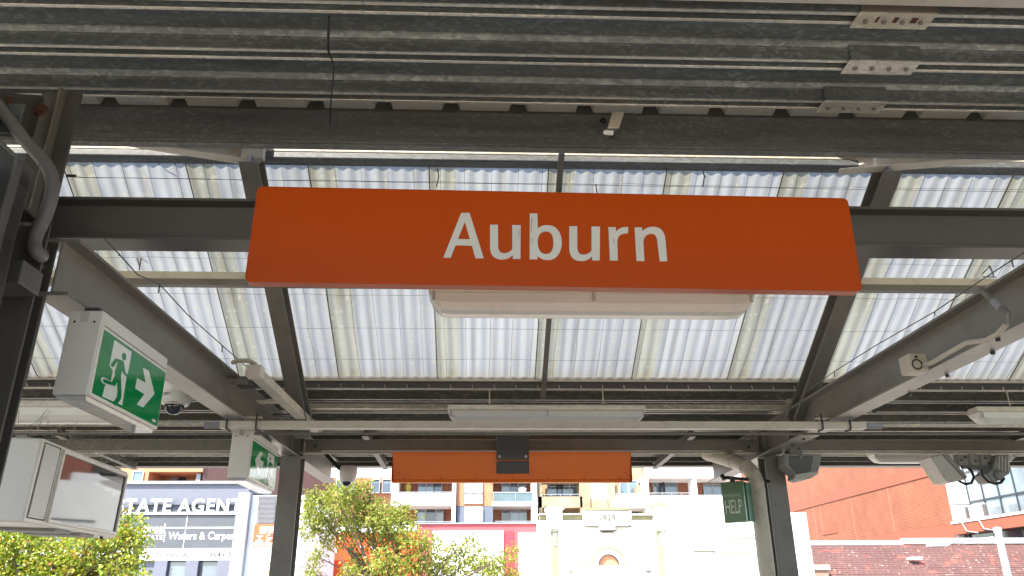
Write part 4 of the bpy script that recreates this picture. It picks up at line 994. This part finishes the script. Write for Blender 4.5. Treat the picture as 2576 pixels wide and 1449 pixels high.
# cream brick bay
mb = MB()
for px in ((1355, 1176, 1363, 1330), (1355, 1249, 1465, 1277), (1459, 1176, 1487, 1330), (1530, 1176, 1548, 1330), (1487, 1256, 1530, 1330), (1355, 1176, 1465, 1212), (1487, 1176, 1530, 1212), (1548, 1222, 1560, 1248), (1602, 1222, 1621, 1248)):
    rbox(mb, px, Y+.3 if px[0] > 1540 and px[2] < 1630 and px[1] > 1200 else Y, .0, 1.6)
mb.each('cream_wall', CREAMB, t)
window((1487, 1213, 1530, 1255), Y+.2, t, MATS['drawn blind'], WHITEP, 0)
mb = MB()
for q in (1363, 1386, 1410, 1434, 1457): rbox(mb, (q, 1243, q+1, 1250), Y, .05)
rbox(mb, (1363, 1243, 1458, 1244.3), Y, .06); rbox(mb, (1003, 1238, 1138, 1239.5), Y, .2); rbox(mb, (1632, 1240, 1742, 1241.4), Y, .2); rbox(mb, (1545, 1242, 1632, 1243.3), Y, .2)
rbox(mb, (1003, 1312, 1138, 1313.5), Y, .2); rbox(mb, (1245, 1311, 1340, 1312.5), Y, .2)
for q in range(1010, 1138, 24): rbox(mb, (q, 1238, q+1, 1243), Y, .18)
for q in range(1640, 1742, 24): rbox(mb, (q, 1240, q+1, 1247), Y, .18)
mb.each('railing', LAMPW, t)
mb = MB(); rbox(mb, (1241, 1241, 1338, 1263), Y, .32, -.29); mb.build('glass_balustrade', GLBAL, t)
mb = MB(); rbox(mb, (1239, 1239, 1340, 1241), Y, .36); rbox(mb, (1241, 1241, 1242.2, 1263), Y, .36); rbox(mb, (1296, 1241, 1297, 1263), Y, .36); mb.build('balustrade_frame', LAMPW, t)
# few things kept on the balconies
def pot(label, px, Yp, m_, cat, name):
    xa, xb, za, zb = R(*px, Yp); mb = MB(); c_ = Vector(((xa+xb)/2, Yp, za)); r_ = (xb-xa)/2
    mb.lathe(c_, [(r_*.6, 0), (r_*.75, (zb-za)*.2), (r_, (zb-za)*.7), (r_*.5, (zb-za)), (0, (zb-za))], 10); tag(mb.build(name, m_, smooth=True), label, cat)
pot('pale umbrella folded on the glass fronted balcony', (1302, 1225, 1326, 1240), Y+.8, STRIPW, 'umbrella', 'folded_umbrella')
pot('yellow green pot plant on the white balcony left of the brick bay', (1019, 1216, 1035, 1240), Y+.5, LEAF1, 'plant', 'pot_plant')
pot('dark washing hung on the right balcony of the apartments', (1665, 1213, 1674, 1238), Y+1.4, BLACK, 'washing', 'hung_washing')
# ---- orange apartment block far left
Y = 56.
t = thing('apartment_building', 'orange rendered apartment block rising behind the estate agent shop', 'building', (aY(470, 1300, Y).x, Y, -1.1))
xa, xb = aY(300, 1200, Y).x, aY(508, 1200, Y).x
z_b, z_t = aY(430, 1230, Y).z, aY(430, 1120, Y).z
zo = aY(430, 1187, Y).z
mb = MB(); xo0, xo1 = aY(373, 1200, Y).x, aY(508, 1200, Y).x
mb.box(xa, xo0, Y, Y+8, -1.1, z_t); mb.box(xo0, xb, Y, Y+2.8, zo, z_t); mb.box(xo0, xb, Y, Y+8, -1.1, z_b-.4); mb.box(xo0, xb, Y+2.8, Y+8, z_b-.4, z_t); mb.build('wall', ORREND, t)
xe = aY(835, 1200, Y+6).x
mb = MB(); mb.prism([(xb+.01, Y+.1, -1.1), (xe, Y+6, -1.1), (xe, Y+12, -1.1), (xb+.01, Y+12, -1.1)], (0, 0, z_t+1.1)); mb.build('side_wall', PINKBR, t)
window((448, 1196, 470, 1216), Y+2.75, t, GLASSD, LAMPW, 0); mb = MB(); rbox(mb, (430, 1194, 446, 1216), Y+2.75, .03); mb.build('door', PALEGR, t)
mb = MB(); rbox(mb, (489, 1190, 500, 1216), Y, -.3, .8); mb.build('post', PALEGR, t)
window((335, 1186, 360, 1212), Y-.02, t, GLASSW, WHITEP, 0)
# ---- red shop with white sign panels
Y = 43.
t = thing('shop_building', 'red painted shop with blank white sign boards and an orange banner', 'building', (aY(1100, 1400, Y).x, Y, -1.1))
xa, xb = aY(752, 1400, Y).x, aY(1358, 1400, Y).x; zt = aY(1200, 1318, Y).z
B(xa, xb, Y, Y+10, -1.1, zt).build('wall', REDP, t)
B(xa, xb, Y-.1, Y+.3, zt, zt+.06).build('coping', FLASH, t)
for px in ((1086, 1336, 1267, 1500), (1304, 1340, 1352, 1500)):
    mb = MB(); rbox(mb, px, Y, .12); mb.build('sign_board', SIGNW, t, .01)
mb = MB(); rbox(mb, (1270, 1337, 1292, 1500), Y, .05); mb.build('panel', REDD, t)
ftext('faded_text', '\u6b66\u672f\u5b66\u6821\u6d77\u5916', (1098, 1340, 1232, 1354), Y-.125, mat('very faint print', (.25, .25, .27), .6), 0, .006)
mb = MB(); rbox(mb, (752, 1341, 1052, 1500), Y, .1); bn = mb.build('banner', BANNER, t, .01)
ftext('banner_text', 'YATA  HOUSE  NOODLE', (772, 1352, 1040, 1378), Y-.105, SIGNW, .03, .02, par=bn) if False else None
ftext('banner_text', 'ATA', (774, 1408, 838, 1424), Y-.105, SIGNW, .03, .02, par=bn)
mb = MB()
for a, b in ((786, 1375), (812, 1372), (840, 1376), (905, 1374), (932, 1376), (870, 1432), (770, 1446), (800, 1444), (905, 1442)):
    rbox(mb, (a, b, a+13, b+3.5), Y, .12); rbox(mb, (a+4, b, a+8, b+15), Y, .12)
mb.build('banner_mark', SIGNW, bn)
mb = MB(); rbox(mb, (752, 1322, 1048, 1340), Y, .09); mb.build('white_board', SIGNW, t)
# ---- white 1929 building
Y = 41.
t = thing('heritage_building', 'white rendered facade dated 1929 with pilasters and a fan window arch', 'building', (aY(1530, 1400, Y).x, Y, -1.1))
def pxy(pts, Yp): return [(aY(x, y, Yp).x, aY(x, y, Yp).z) for x, y in pts]
xa, xb = aY(1358, 1400, Y).x, aY(1700, 1400, Y).x
zt = aY(1530, 1308, Y).z
B(xa, xb, Y, Y+12, -1.1, zt).build('wall', WHITEW, t)
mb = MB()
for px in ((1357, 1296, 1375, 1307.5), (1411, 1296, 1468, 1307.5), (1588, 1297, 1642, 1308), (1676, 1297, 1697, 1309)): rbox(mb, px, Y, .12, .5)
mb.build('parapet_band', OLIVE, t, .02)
mb = MB()
for px in ((1355, 1293, 1376, 1296), (1411, 1293, 1468, 1296), (1588, 1294, 1642, 1297), (1676, 1294, 1700, 1297)): rbox(mb, px, Y, .3, .5)
mb.build('coping', WHITEW, t, .02)
for (a, b, yt) in ((1374, 1413, 1283), (1641, 1677, 1285)):
    mb = MB(); rbox(mb, (a, yt, b, 1330), Y, .35, .6); pr = mb.build('pier', WHITEW, t, .02)
    mb = MB(); rbox(mb, (a-3, yt-4.5, b+5, yt), Y, .45, .7); rbox(mb, (a, yt-9, b+1, yt-4.5), Y, .38, .65); mb.build('cap_moulding', WHITEW, pr, .04)
    xa_, xb_, za_, zb_ = R(a-2, yt-21, b+2, yt-9, Y)
    mb = MB(); mb.loft([[(xa_-.08, Y-.42, za_), (xb_+.08, Y-.42, za_), (xb_+.08, Y+.7, za_), (xa_-.08, Y+.7, za_)], [(xa_+.06, Y-.25, zb_), (xb_-.06, Y-.25, zb_), (xb_-.06, Y+.5, zb_), (xa_+.06, Y+.5, zb_)]]); mb.build('cap', OLIVE, pr, .02)
    mb = MB(); rbox(mb, (a+14, 1301, a+27, 1302), Y-.34, .03); mb.build('groove', OLIVE, pr)
# stepped date tablet
em = pxy([(1468, 1284), (1588, 1285), (1588, 1316), (1585, 1316), (1585, 1321), (1582, 1321), (1582, 1323), (1547, 1323), (1547, 1333), (1506, 1333), (1506, 1322), (1471, 1322), (1471, 1317), (1467, 1317)], Y-.5)
MB().prism([(x, Y-.5, z) for x, z in em], (0, .7, 0)).build('date_tablet', WHITEW, t, .02)
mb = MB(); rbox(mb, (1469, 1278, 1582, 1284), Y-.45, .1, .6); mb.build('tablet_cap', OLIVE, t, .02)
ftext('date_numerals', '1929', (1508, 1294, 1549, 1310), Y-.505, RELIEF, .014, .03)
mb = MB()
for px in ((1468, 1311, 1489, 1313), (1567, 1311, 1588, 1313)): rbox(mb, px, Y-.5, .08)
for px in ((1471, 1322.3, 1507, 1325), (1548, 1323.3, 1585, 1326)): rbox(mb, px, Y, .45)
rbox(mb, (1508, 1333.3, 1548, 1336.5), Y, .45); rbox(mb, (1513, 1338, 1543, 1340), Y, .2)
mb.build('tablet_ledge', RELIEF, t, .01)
for (a, b) in ((1387, 1405), (1655, 1672)):
    mb = MB(); rbox(mb, (a, 1338, b, 1520), Y, .14); rbox(mb, (a, 1335, a+3, 1338), Y, .14); rbox(mb, (b-3, 1335, b, 1338), Y, .14); pl = mb.build('pilaster', mat('cream pilaster', (.25, .235, .14), .8, 0, .08, 3), t, .01)
    mb = MB(); cx = (a+b)/2
    for i, (yy, wd) in enumerate(((1342, 4), (1349, 2.4), (1356, 3), (1362, 2.2), (1368, 3.4))): rbox(mb, (cx-wd, yy, cx+wd, yy+5.5), Y-.14, .05)
    mb.build('ornament', WHITEW, pl, .01)
ca = aY(1531, 1422, Y); rr = (aY(1575, 1422, Y).x-aY(1487, 1422, Y).x)/2
def arc(r0, r1, y0, y1, name, m_, par, n=28):
    ring = [(ca.x+r1*cos(pi*k/n), ca.z+r1*sin(pi*k/n)) for k in range(n+1)]+[(ca.x+r0*cos(pi*k/n), ca.z+r0*sin(pi*k/n)) for k in range(n, -1, -1)]
    return shape(name, [ring], lambda u, v, d: Vector((u, y0-d, v)), m_, par, y0-y1)
arc(rr*.92, rr*1.02, Y, Y-.12, 'arch_band', MATS['cream pilaster'], t)
arc(.001, rr*.57, Y, Y-.04, 'fan_window', PINKFAN, t)
arc(rr*.55, rr*.60, Y, Y-.18, 'fan_window_hood', FRAMEB, t)
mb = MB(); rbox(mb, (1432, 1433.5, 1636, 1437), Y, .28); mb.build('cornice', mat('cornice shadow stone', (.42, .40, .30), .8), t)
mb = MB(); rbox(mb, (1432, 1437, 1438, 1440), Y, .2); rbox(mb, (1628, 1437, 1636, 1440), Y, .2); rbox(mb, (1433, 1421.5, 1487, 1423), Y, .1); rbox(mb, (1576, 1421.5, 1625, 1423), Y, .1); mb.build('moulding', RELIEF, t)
# ---- stepped white gable to the right
Y = 40.
t = thing('white_building', 'plain white building with a stepped parapet behind the help sign', 'building', (aY(1850, 1400, Y).x, Y, -1.1))
st = pxy([(1688, 1293), (1713, 1293), (1713, 1282), (1733, 1282), (1733, 1270), (1754, 1270), (1754, 1263), (1958, 1263), (1958, 1270), (1972, 1270), (1972, 1280), (1984, 1280), (1984, 1289), (2027, 1289)], Y)
bot = [(st[-1][0], -1.1), (st[0][0], -1.1)]
MB().prism([(x, Y, z) for x, z in st+bot], (0, 10, 0)).build('wall', WHITEW, t)
mb = MB(); rbox(mb, (1741, 1353.5, 1990, 1356), Y, .06); rbox(mb, (1744, 1385, 1990, 1388), Y, .12); rbox(mb, (1742, 1427, 1792, 1429), Y, .05); mb.build('moulding', RELIEF, t, .01)
mb = MB(); rbox(mb, (1798, 1387, 1930, 1392.5), Y, .5); mb.build('window_hood', mat('hood grey', (.45, .44, .38), .7), t)
mb = MB(); rbox(mb, (1800, 1393, 1860, 1500), Y, .03); mb.build('panel', mat('pale panel', (.70, .70, .70), .7), t)
xa, xb, za, zb = R(1662, 1276, 1765, 1300, Y+5); 
tt = thing('roof_house', 'small grey roof access box between the white buildings', 'roof box', ((xa+xb)/2, Y+5, zb))
MB().prism([(xa, Y+5, za), (xb, Y+5, za), (xb, Y+5, zb+.35), (xb-.6, Y+5, zb+.45), (xa, Y+5, zb-.05)], (0, 2, 0)).build('wall', mat('box grey', (.33, .31, .29), .8), tt)

# ---- terracotta brick building: side wall runs along Y
XB = 34.; K = XB/22
t = thing('brick_building', 'tall terracotta brick side wall with a paler horizontal band', 'building', (XB, 70, -1.1))
ya = aX(2405, 1340, XB).y
B(XB, XB+9, ya, ya+34*K, -1.1, 34).build('wall', TERRA, t)
pA, pB = aX(1984, 1268, XB-.06), aX(2291, 1183, XB-.06)
def yband(p0, p1, h, d, name, m_):
    """band from sight points p0 to p1 on the wall, h metres high"""
    z = (p0.z+p1.z)/2; return B(XB-d, XB+.1, min(p0.y, p1.y), max(p0.y, p1.y), z-h, z).build(name, m_, t)
zb_ = (pA.z+pB.z)/2
hB = abs(aX(2150, 1225, XB).z-aX(2150, 1250, XB).z)
B(XB-.06, XB+.1, ya+1.0*K, ya+34*K, zb_-hB, zb_).build('string_course', TERRAB, t)
zl = aX(2330, 1345, XB).z; B(XB-.05, XB+.1, ya, ya+8*K, zl-.75, zl+.5).build('string_course', TERRAB, t)
p0, p1 = aX(2068, 1340, XB-.04), aX(2105, 1331, XB-.04)
B(XB-.05, XB+.1, p1.y, p0.y, p0.z-.25, p0.z+.08).build('lintel', TERRAB, t)
for px in (2050, 2065, 2147, 2245):
    q = aX(px, 1300, XB).y; B(XB-.012, XB+.05, q, q+.06, -1.1, zb_-hB if px != 2050 else 34).build('control_joint', mat('joint sealant', (.36, .16, .10), .7), t)
B(XB-.03, XB+.02, ya-.10, ya-.01, -1.1, 34).build('corner_trim', WHITEP, t)
# ---- glass curtain wall block, front of the brick building
t = thing('glass_building', 'pale glass curtain wall block on the right behind the floodlights', 'building', (XB+1, ya-3, -1.1))
XG = XB+.9*K
B(XB+.05, XG, ya-.16, ya-.11, -1.1, 34).build('white_cladding', WHITEP, t)
zc = aX(2420, 1268, XB+.4*K).z
B(XB+.06, XG, ya-.175, ya-.162, zc-.03, zc+.03).build('joint', FRAMEB, t)
y_end = ya-16*K
zsill = aX(2440, 1318, XG).z
B(XG, XG+8, y_end, ya-.11, zsill, 34).build('glass_wall', CURT, t)
mb = MB(); rows = [aX(2450, yy, XG).z for yy in (1262,)]
dz = 1.35*K; z = rows[0]
for k in range(-3, 9):
    if z+dz*k > zsill: mb.box(XG-.06, XG-.002, y_end, ya-.12, z+dz*k-.07, z+dz*k+.07)
yy = ya-.16
while yy > y_end: mb.box(XG-.075, XG-.001, yy-.10, yy, zsill, 34); yy -= 1.12*K
mb.build('mullion', FRAMEB, t)
zr = aX(2440, 1324, XB-.2).z
B(XB-.3, XG+3, y_end-2, ya-.2, zr-.28*K, zr+.28*K).build('brick_ledge', TERRAB, t)
B(XB-.35, XB-.3, y_end-2, ya-.2, zr+.3, zr+.45).build('ledge_cap', WHITEP, t)
B(XB+.4, XG+3, y_end-2, ya-.25, zr-5.5, zr-.43).build('shop_glass', GLASSD, t)
for k in range(8): B(XB+.3, XB+.4, ya-1-2.9*k, ya-.8-2.9*k, zr-5.5, zr-.43).build('mullion', FRAMEB, t)
for i, px in enumerate((2418, 2462)):
    c_ = aX(px, 1298, XB-.05)
    t = thing('air_conditioner', ('left' if i == 0 else 'right')+' white air conditioner unit on the brick ledge by the glass wall', 'air conditioner', (XB+.1, c_.y, zr+.3), 'air conditioners on the ledge')
    h = .95; d = 1.25
    B(XB-.12, XB+.22, c_.y-d/2, c_.y+d/2, zr+.45, zr+.45+h).build('case', ACW, t, .02)
    B(XB-.06, XB+.19, c_.y-d/2-.02, c_.y-d/2-.013, zr+.58, zr+.35+h).build('grille', mat('ac grille', (.09, .085, .08), .6), t)
    B(XB-.05, XB+.15, c_.y-d/2-.012, c_.y-d/2, zr+.52, zr+.38+h).build('end_panel', ACW, t)
    MB().tube([(XB-.13, c_.y-.2, zr+.4), (XB-.36, c_.y-.35, zr+.4), (XB-.38, c_.y-.8, zr-.3), (XB-.36, c_.y-2, zr-.5)], .05, 6).build('hose', ACW, t, smooth=True)
# ---- tiled roof
t = thing('tiled_roof_house', 'low house with a weathered brown tiled roof at lower right', 'house', (aY(2300, 1430, 45).x, 45, -1.1))
Yr, Ye = 48.0, 42.4
xa, xb = aY(1985, 1400, Yr).x, aY(2900, 1400, Yr).x
zr_ = aY(2300, 1372, Yr).z; ze_ = aY(2300, 1500, Ye).z
mb = MB(); n = 26; vs = []
for k in range(n+1):
    f_ = k/n; y_ = Yr+(Ye-Yr)*f_; z_ = zr_+(ze_-zr_)*f_
    vs.append((y_, z_+.035)); vs.append((y_+(Ye-Yr)/n*.98, z_+(ze_-zr_)/n+.07) if k < n else (y_, z_))
pts = [(xa, y_, z_) for y_, z_ in vs]; pts2 = [(xb, y_, z_) for y_, z_ in vs]; N = len(pts)
mb.add(pts+pts2, [(i, i+1, N+i+1, N+i) for i in range(N-1)]); mb.build('roof', TILE, t)
B(xa, xb, Ye+.3, Yr+4, -1.1, ze_).build('wall', WHITEW, t)
mb = MB(); mb.prism([(xa, Yr, zr_-.02), (xa, Yr+5, ze_), (xa, Ye, ze_)], (.05, 0, 0)); mb.build('gable', WHITEW, t)
B(xa-.1, aY(2272, 1370, Yr).x, Yr-.06, Yr+.3, zr_+.02, zr_+.30).build('ridge_flashing', FLASH, t, .02)
B(aY(2272, 1370, Yr).x, xb, Yr-.10, Yr+.3, zr_+.06, zr_+.42).build('ridge_flashing', FLASH, t, .02)
MB().prism([(xa, Yr, zr_), (xb, Yr, zr_), (xb, Yr+6, zr_-3), (xa, Yr+6, zr_-3)], (0, 0, -.05)).build('rear_roof', PINKBR, t)
x0, x1, z0, z1 = R(2041, 1421, 2087, 1434, 44.0)
tt = thing('roof_vent', 'short cream boxed chimney on the left end of the tiled roof', 'chimney', ((x0+x1)/2, 44.0, z0))
B(x0, x1, 43.9, 44.6, z0, z1).build('cap', mat('vent cream', (.52, .46, .33), .8), tt, .02); B(x0+.05, x1-.1, 44.0, 44.6, z0-1.2, z0).build('stack', mat('vent brick', (.30, .18, .13), .8), tt)
mb = MB(); q = aY(2303, 1407, 45.6); mb.box(q.x-.35, q.x+.3, 45.4, 45.9, q.z-.02, q.z+.12); tag(mb.build('roof_scrap', SIGNW), 'scrap of white sheet lying on the brown tiled roof', 'debris')
# ---- street lamp
t = thing('street_lamp', 'pale galvanised street lamp with its arm reaching left over the tiled roof', 'street lamp', (aY(2517, 1400, 29).x, 29, -1.1))
pt = aY(2509, 1332, 29)
MB().tube([(pt.x, 29, -1.1), (pt.x, 29, pt.z)], [.15, .125], 16).build('pole', LAMPW, t, smooth=True)
MB().lathe((pt.x, 29, pt.z-.02), [(.145, -.10), (.145, .06), (.12, .10), (0, .10)], 16).build('cap', LAMPW, t, smooth=True)
pe = aY(2385, 1367, 29); ps = aY(2500, 1352, 29)
MB().tube([ps, pe], .04, 10).build('arm', LAMPW, t, smooth=True)
ph = aY(2336, 1374, 29)
mb = MB(); mb.loft([[(pe.x+.05, 29+a, pe.z+b) for a, b in ((-.1, -.05), (.1, -.05), (.1, .1), (-.1, .1))], [(pe.x-.15, 29+a, pe.z+b) for a, b in ((-.2, -.11), (.2, -.11), (.16, .12), (-.16, .12))], [(ph.x, 29+a, ph.z+b) for a, b in ((-.2, -.02), (.2, -.02), (.16, .08), (-.16, .08))]])
mb.build('lamp_head', LAMPW, t, .02); B(ph.x+.02, pe.x-.18, 28.84, 29.16, pe.z-.13, pe.z-.09).build('lens', GLASSD, t)

# ================================================================== TREES
def tree(name, label, base, clumps, leaf, nper, size, seed, spread, ground=-1.1):
    rng = random.Random(seed)
    t = thing(name, label, 'tree', (base[0], base[1], ground)); mb = MB(); base = Vector((base[0], base[1], ground))
    zc = min(c[0].z for c in clumps); fork = Vector((base.x, base.y, max(ground+1.8, zc-1.6)))
    mb.tube([base, base+(fork-base)*.5+Vector((.08, .05, 0)), fork], [.20, .16, .13], 10)
    for c, r in clumps:
        mid = fork.lerp(c, .5)+Vector((rng.uniform(-.3, .3), rng.uniform(-.3, .3), rng.uniform(.0, .4)))
        mb.tube([fork, mid, c], [.07, .035, .012], 6)
        for q in range(5):
            e = c+Vector((rng.gauss(0, 1), rng.gauss(0, 1), rng.gauss(0, 1))).normalized()*r*.9; s = mid.lerp(c, rng.uniform(.5, 1)); mb.tube([s, s.lerp(e, .5)+Vector((0, 0, .08)), e], [.016, .010, .004], 4)
    mb.build('trunk', BARK, t, smooth=True)
    V = []; Fc = []
    for c, r in clumps:
        # twig sprays inside every clump, leaves along each spray
        for k in range(int(nper*r*r)):
            d = Vector((rng.gauss(0, 1), rng.gauss(0, 1), rng.gauss(0, 1))).normalized()
            cc = c+d*r*rng.random()**.45*Vector((1, 1, .85)).length/1.65
            dr = (d*.5+Vector((rng.uniform(-1, 1), rng.uniform(-1, 1), rng.uniform(-.7, .5)))).normalized()
            for q in range(spread):
                p = cc+dr*(q*size*.75)+Vector((rng.uniform(-1, 1), rng.uniform(-1, 1), rng.uniform(-1, 1)))*size*.45
                a = (dr+Vector((rng.uniform(-1, 1), rng.uniform(-1, 1), rng.uniform(-1.2, .3)))).normalized(); b = a.cross(Vector((rng.uniform(-1, 1), rng.uniform(-1, 1), rng.uniform(-1, 1)))).normalized()
                L_ = size*rng.uniform(.7, 1.25); w_ = L_*.30; up_ = a.cross(b)*L_*.12
                i = len(V); V += [p, p+a*L_*.5+b*w_+up_, p+a*L_, p+a*L_*.5-b*w_+up_]; Fc += [(i, i+1, i+2), (i, i+2, i+3)]
    mb = MB(); mb.v = [tuple(v) for v in V]; mb.f = Fc; mb.mi = [0]*len(Fc); 
    me = bpy.data.meshes.new('crown'); me.from_pydata(mb.v, [], mb.f); me.materials.append(leaf)
    o = bpy.data.objects.new('crown', me); COL.objects.link(o); o.parent = t; o.location = -t.location
    return t
def cl(px, Y, rng, jit=1.2):
    return [(aY(x, y, Y+rng.uniform(-jit, jit)), r) for x, y, r in px]
rg_ = random.Random(11)
YA = 21.
tree('street_tree', 'dense bright yellow green tree below the information screen', (aY(130, 1400, YA).x, YA), cl(
    [(-40, 1400, .75), (10, 1350, .6), (60, 1400, .8), (70, 1345, .5), (130, 1380, .75), (150, 1440, .8), (210, 1380, .6), (220, 1430, .7), (275, 1400, .6), (285, 1350, .42), (320, 1330, .36), (325, 1385, .42), (338, 1350, .32), (330, 1300, .18), (318, 1278, .12), (310, 1440, .5), (20, 1460, .8), (100, 1470, .9), (200, 1480, .8), (290, 1480, .6), (-80, 1440, .9), (352, 1362, .2), (348, 1335, .18), (250, 1340, .4), (340, 1405, .25)], YA, rg_, .9), LEAF1, 480, .12, 21, 3)
YB = 29.
tree('street_tree', 'open olive green tree with visible twigs between the left column and red shop', (aY(1010, 1400, YB).x, YB), cl(
    [(870, 1232, .45), (845, 1250, .5), (900, 1255, .55), (800, 1280, .55), (850, 1295, .65), (930, 1285, .55), (775, 1265, .30), (780, 1320, .45), (840, 1345, .5), (895, 1325, .6), (960, 1300, .55), (985, 1330, .55), (1005, 1285, .4), (1025, 1310, .4), (950, 1350, .55), (920, 1215, .2), (790, 1240, .2),
     (1030, 1350, .4), (1075, 1360, .35), (1000, 1375, .5), (1060, 1395, .5), (1110, 1400, .42), (1150, 1380, .3), (1180, 1360, .2), (1200, 1400, .42), (1240, 1420, .4), (1270, 1400, .25), (1290, 1385, .2), (1160, 1425, .5), (1100, 1440, .5), (1050, 1440, .5), (960, 1410, .45), (900, 1410, .4), (1230, 1450, .5), (1285, 1440, .3), (880, 1445, .4), (960, 1450, .5), (800, 1400, .3), (780, 1440, .3), (1005, 1420, .4)], YB, rg_, 1.1), LEAF2, 620, .125, 31, 3)
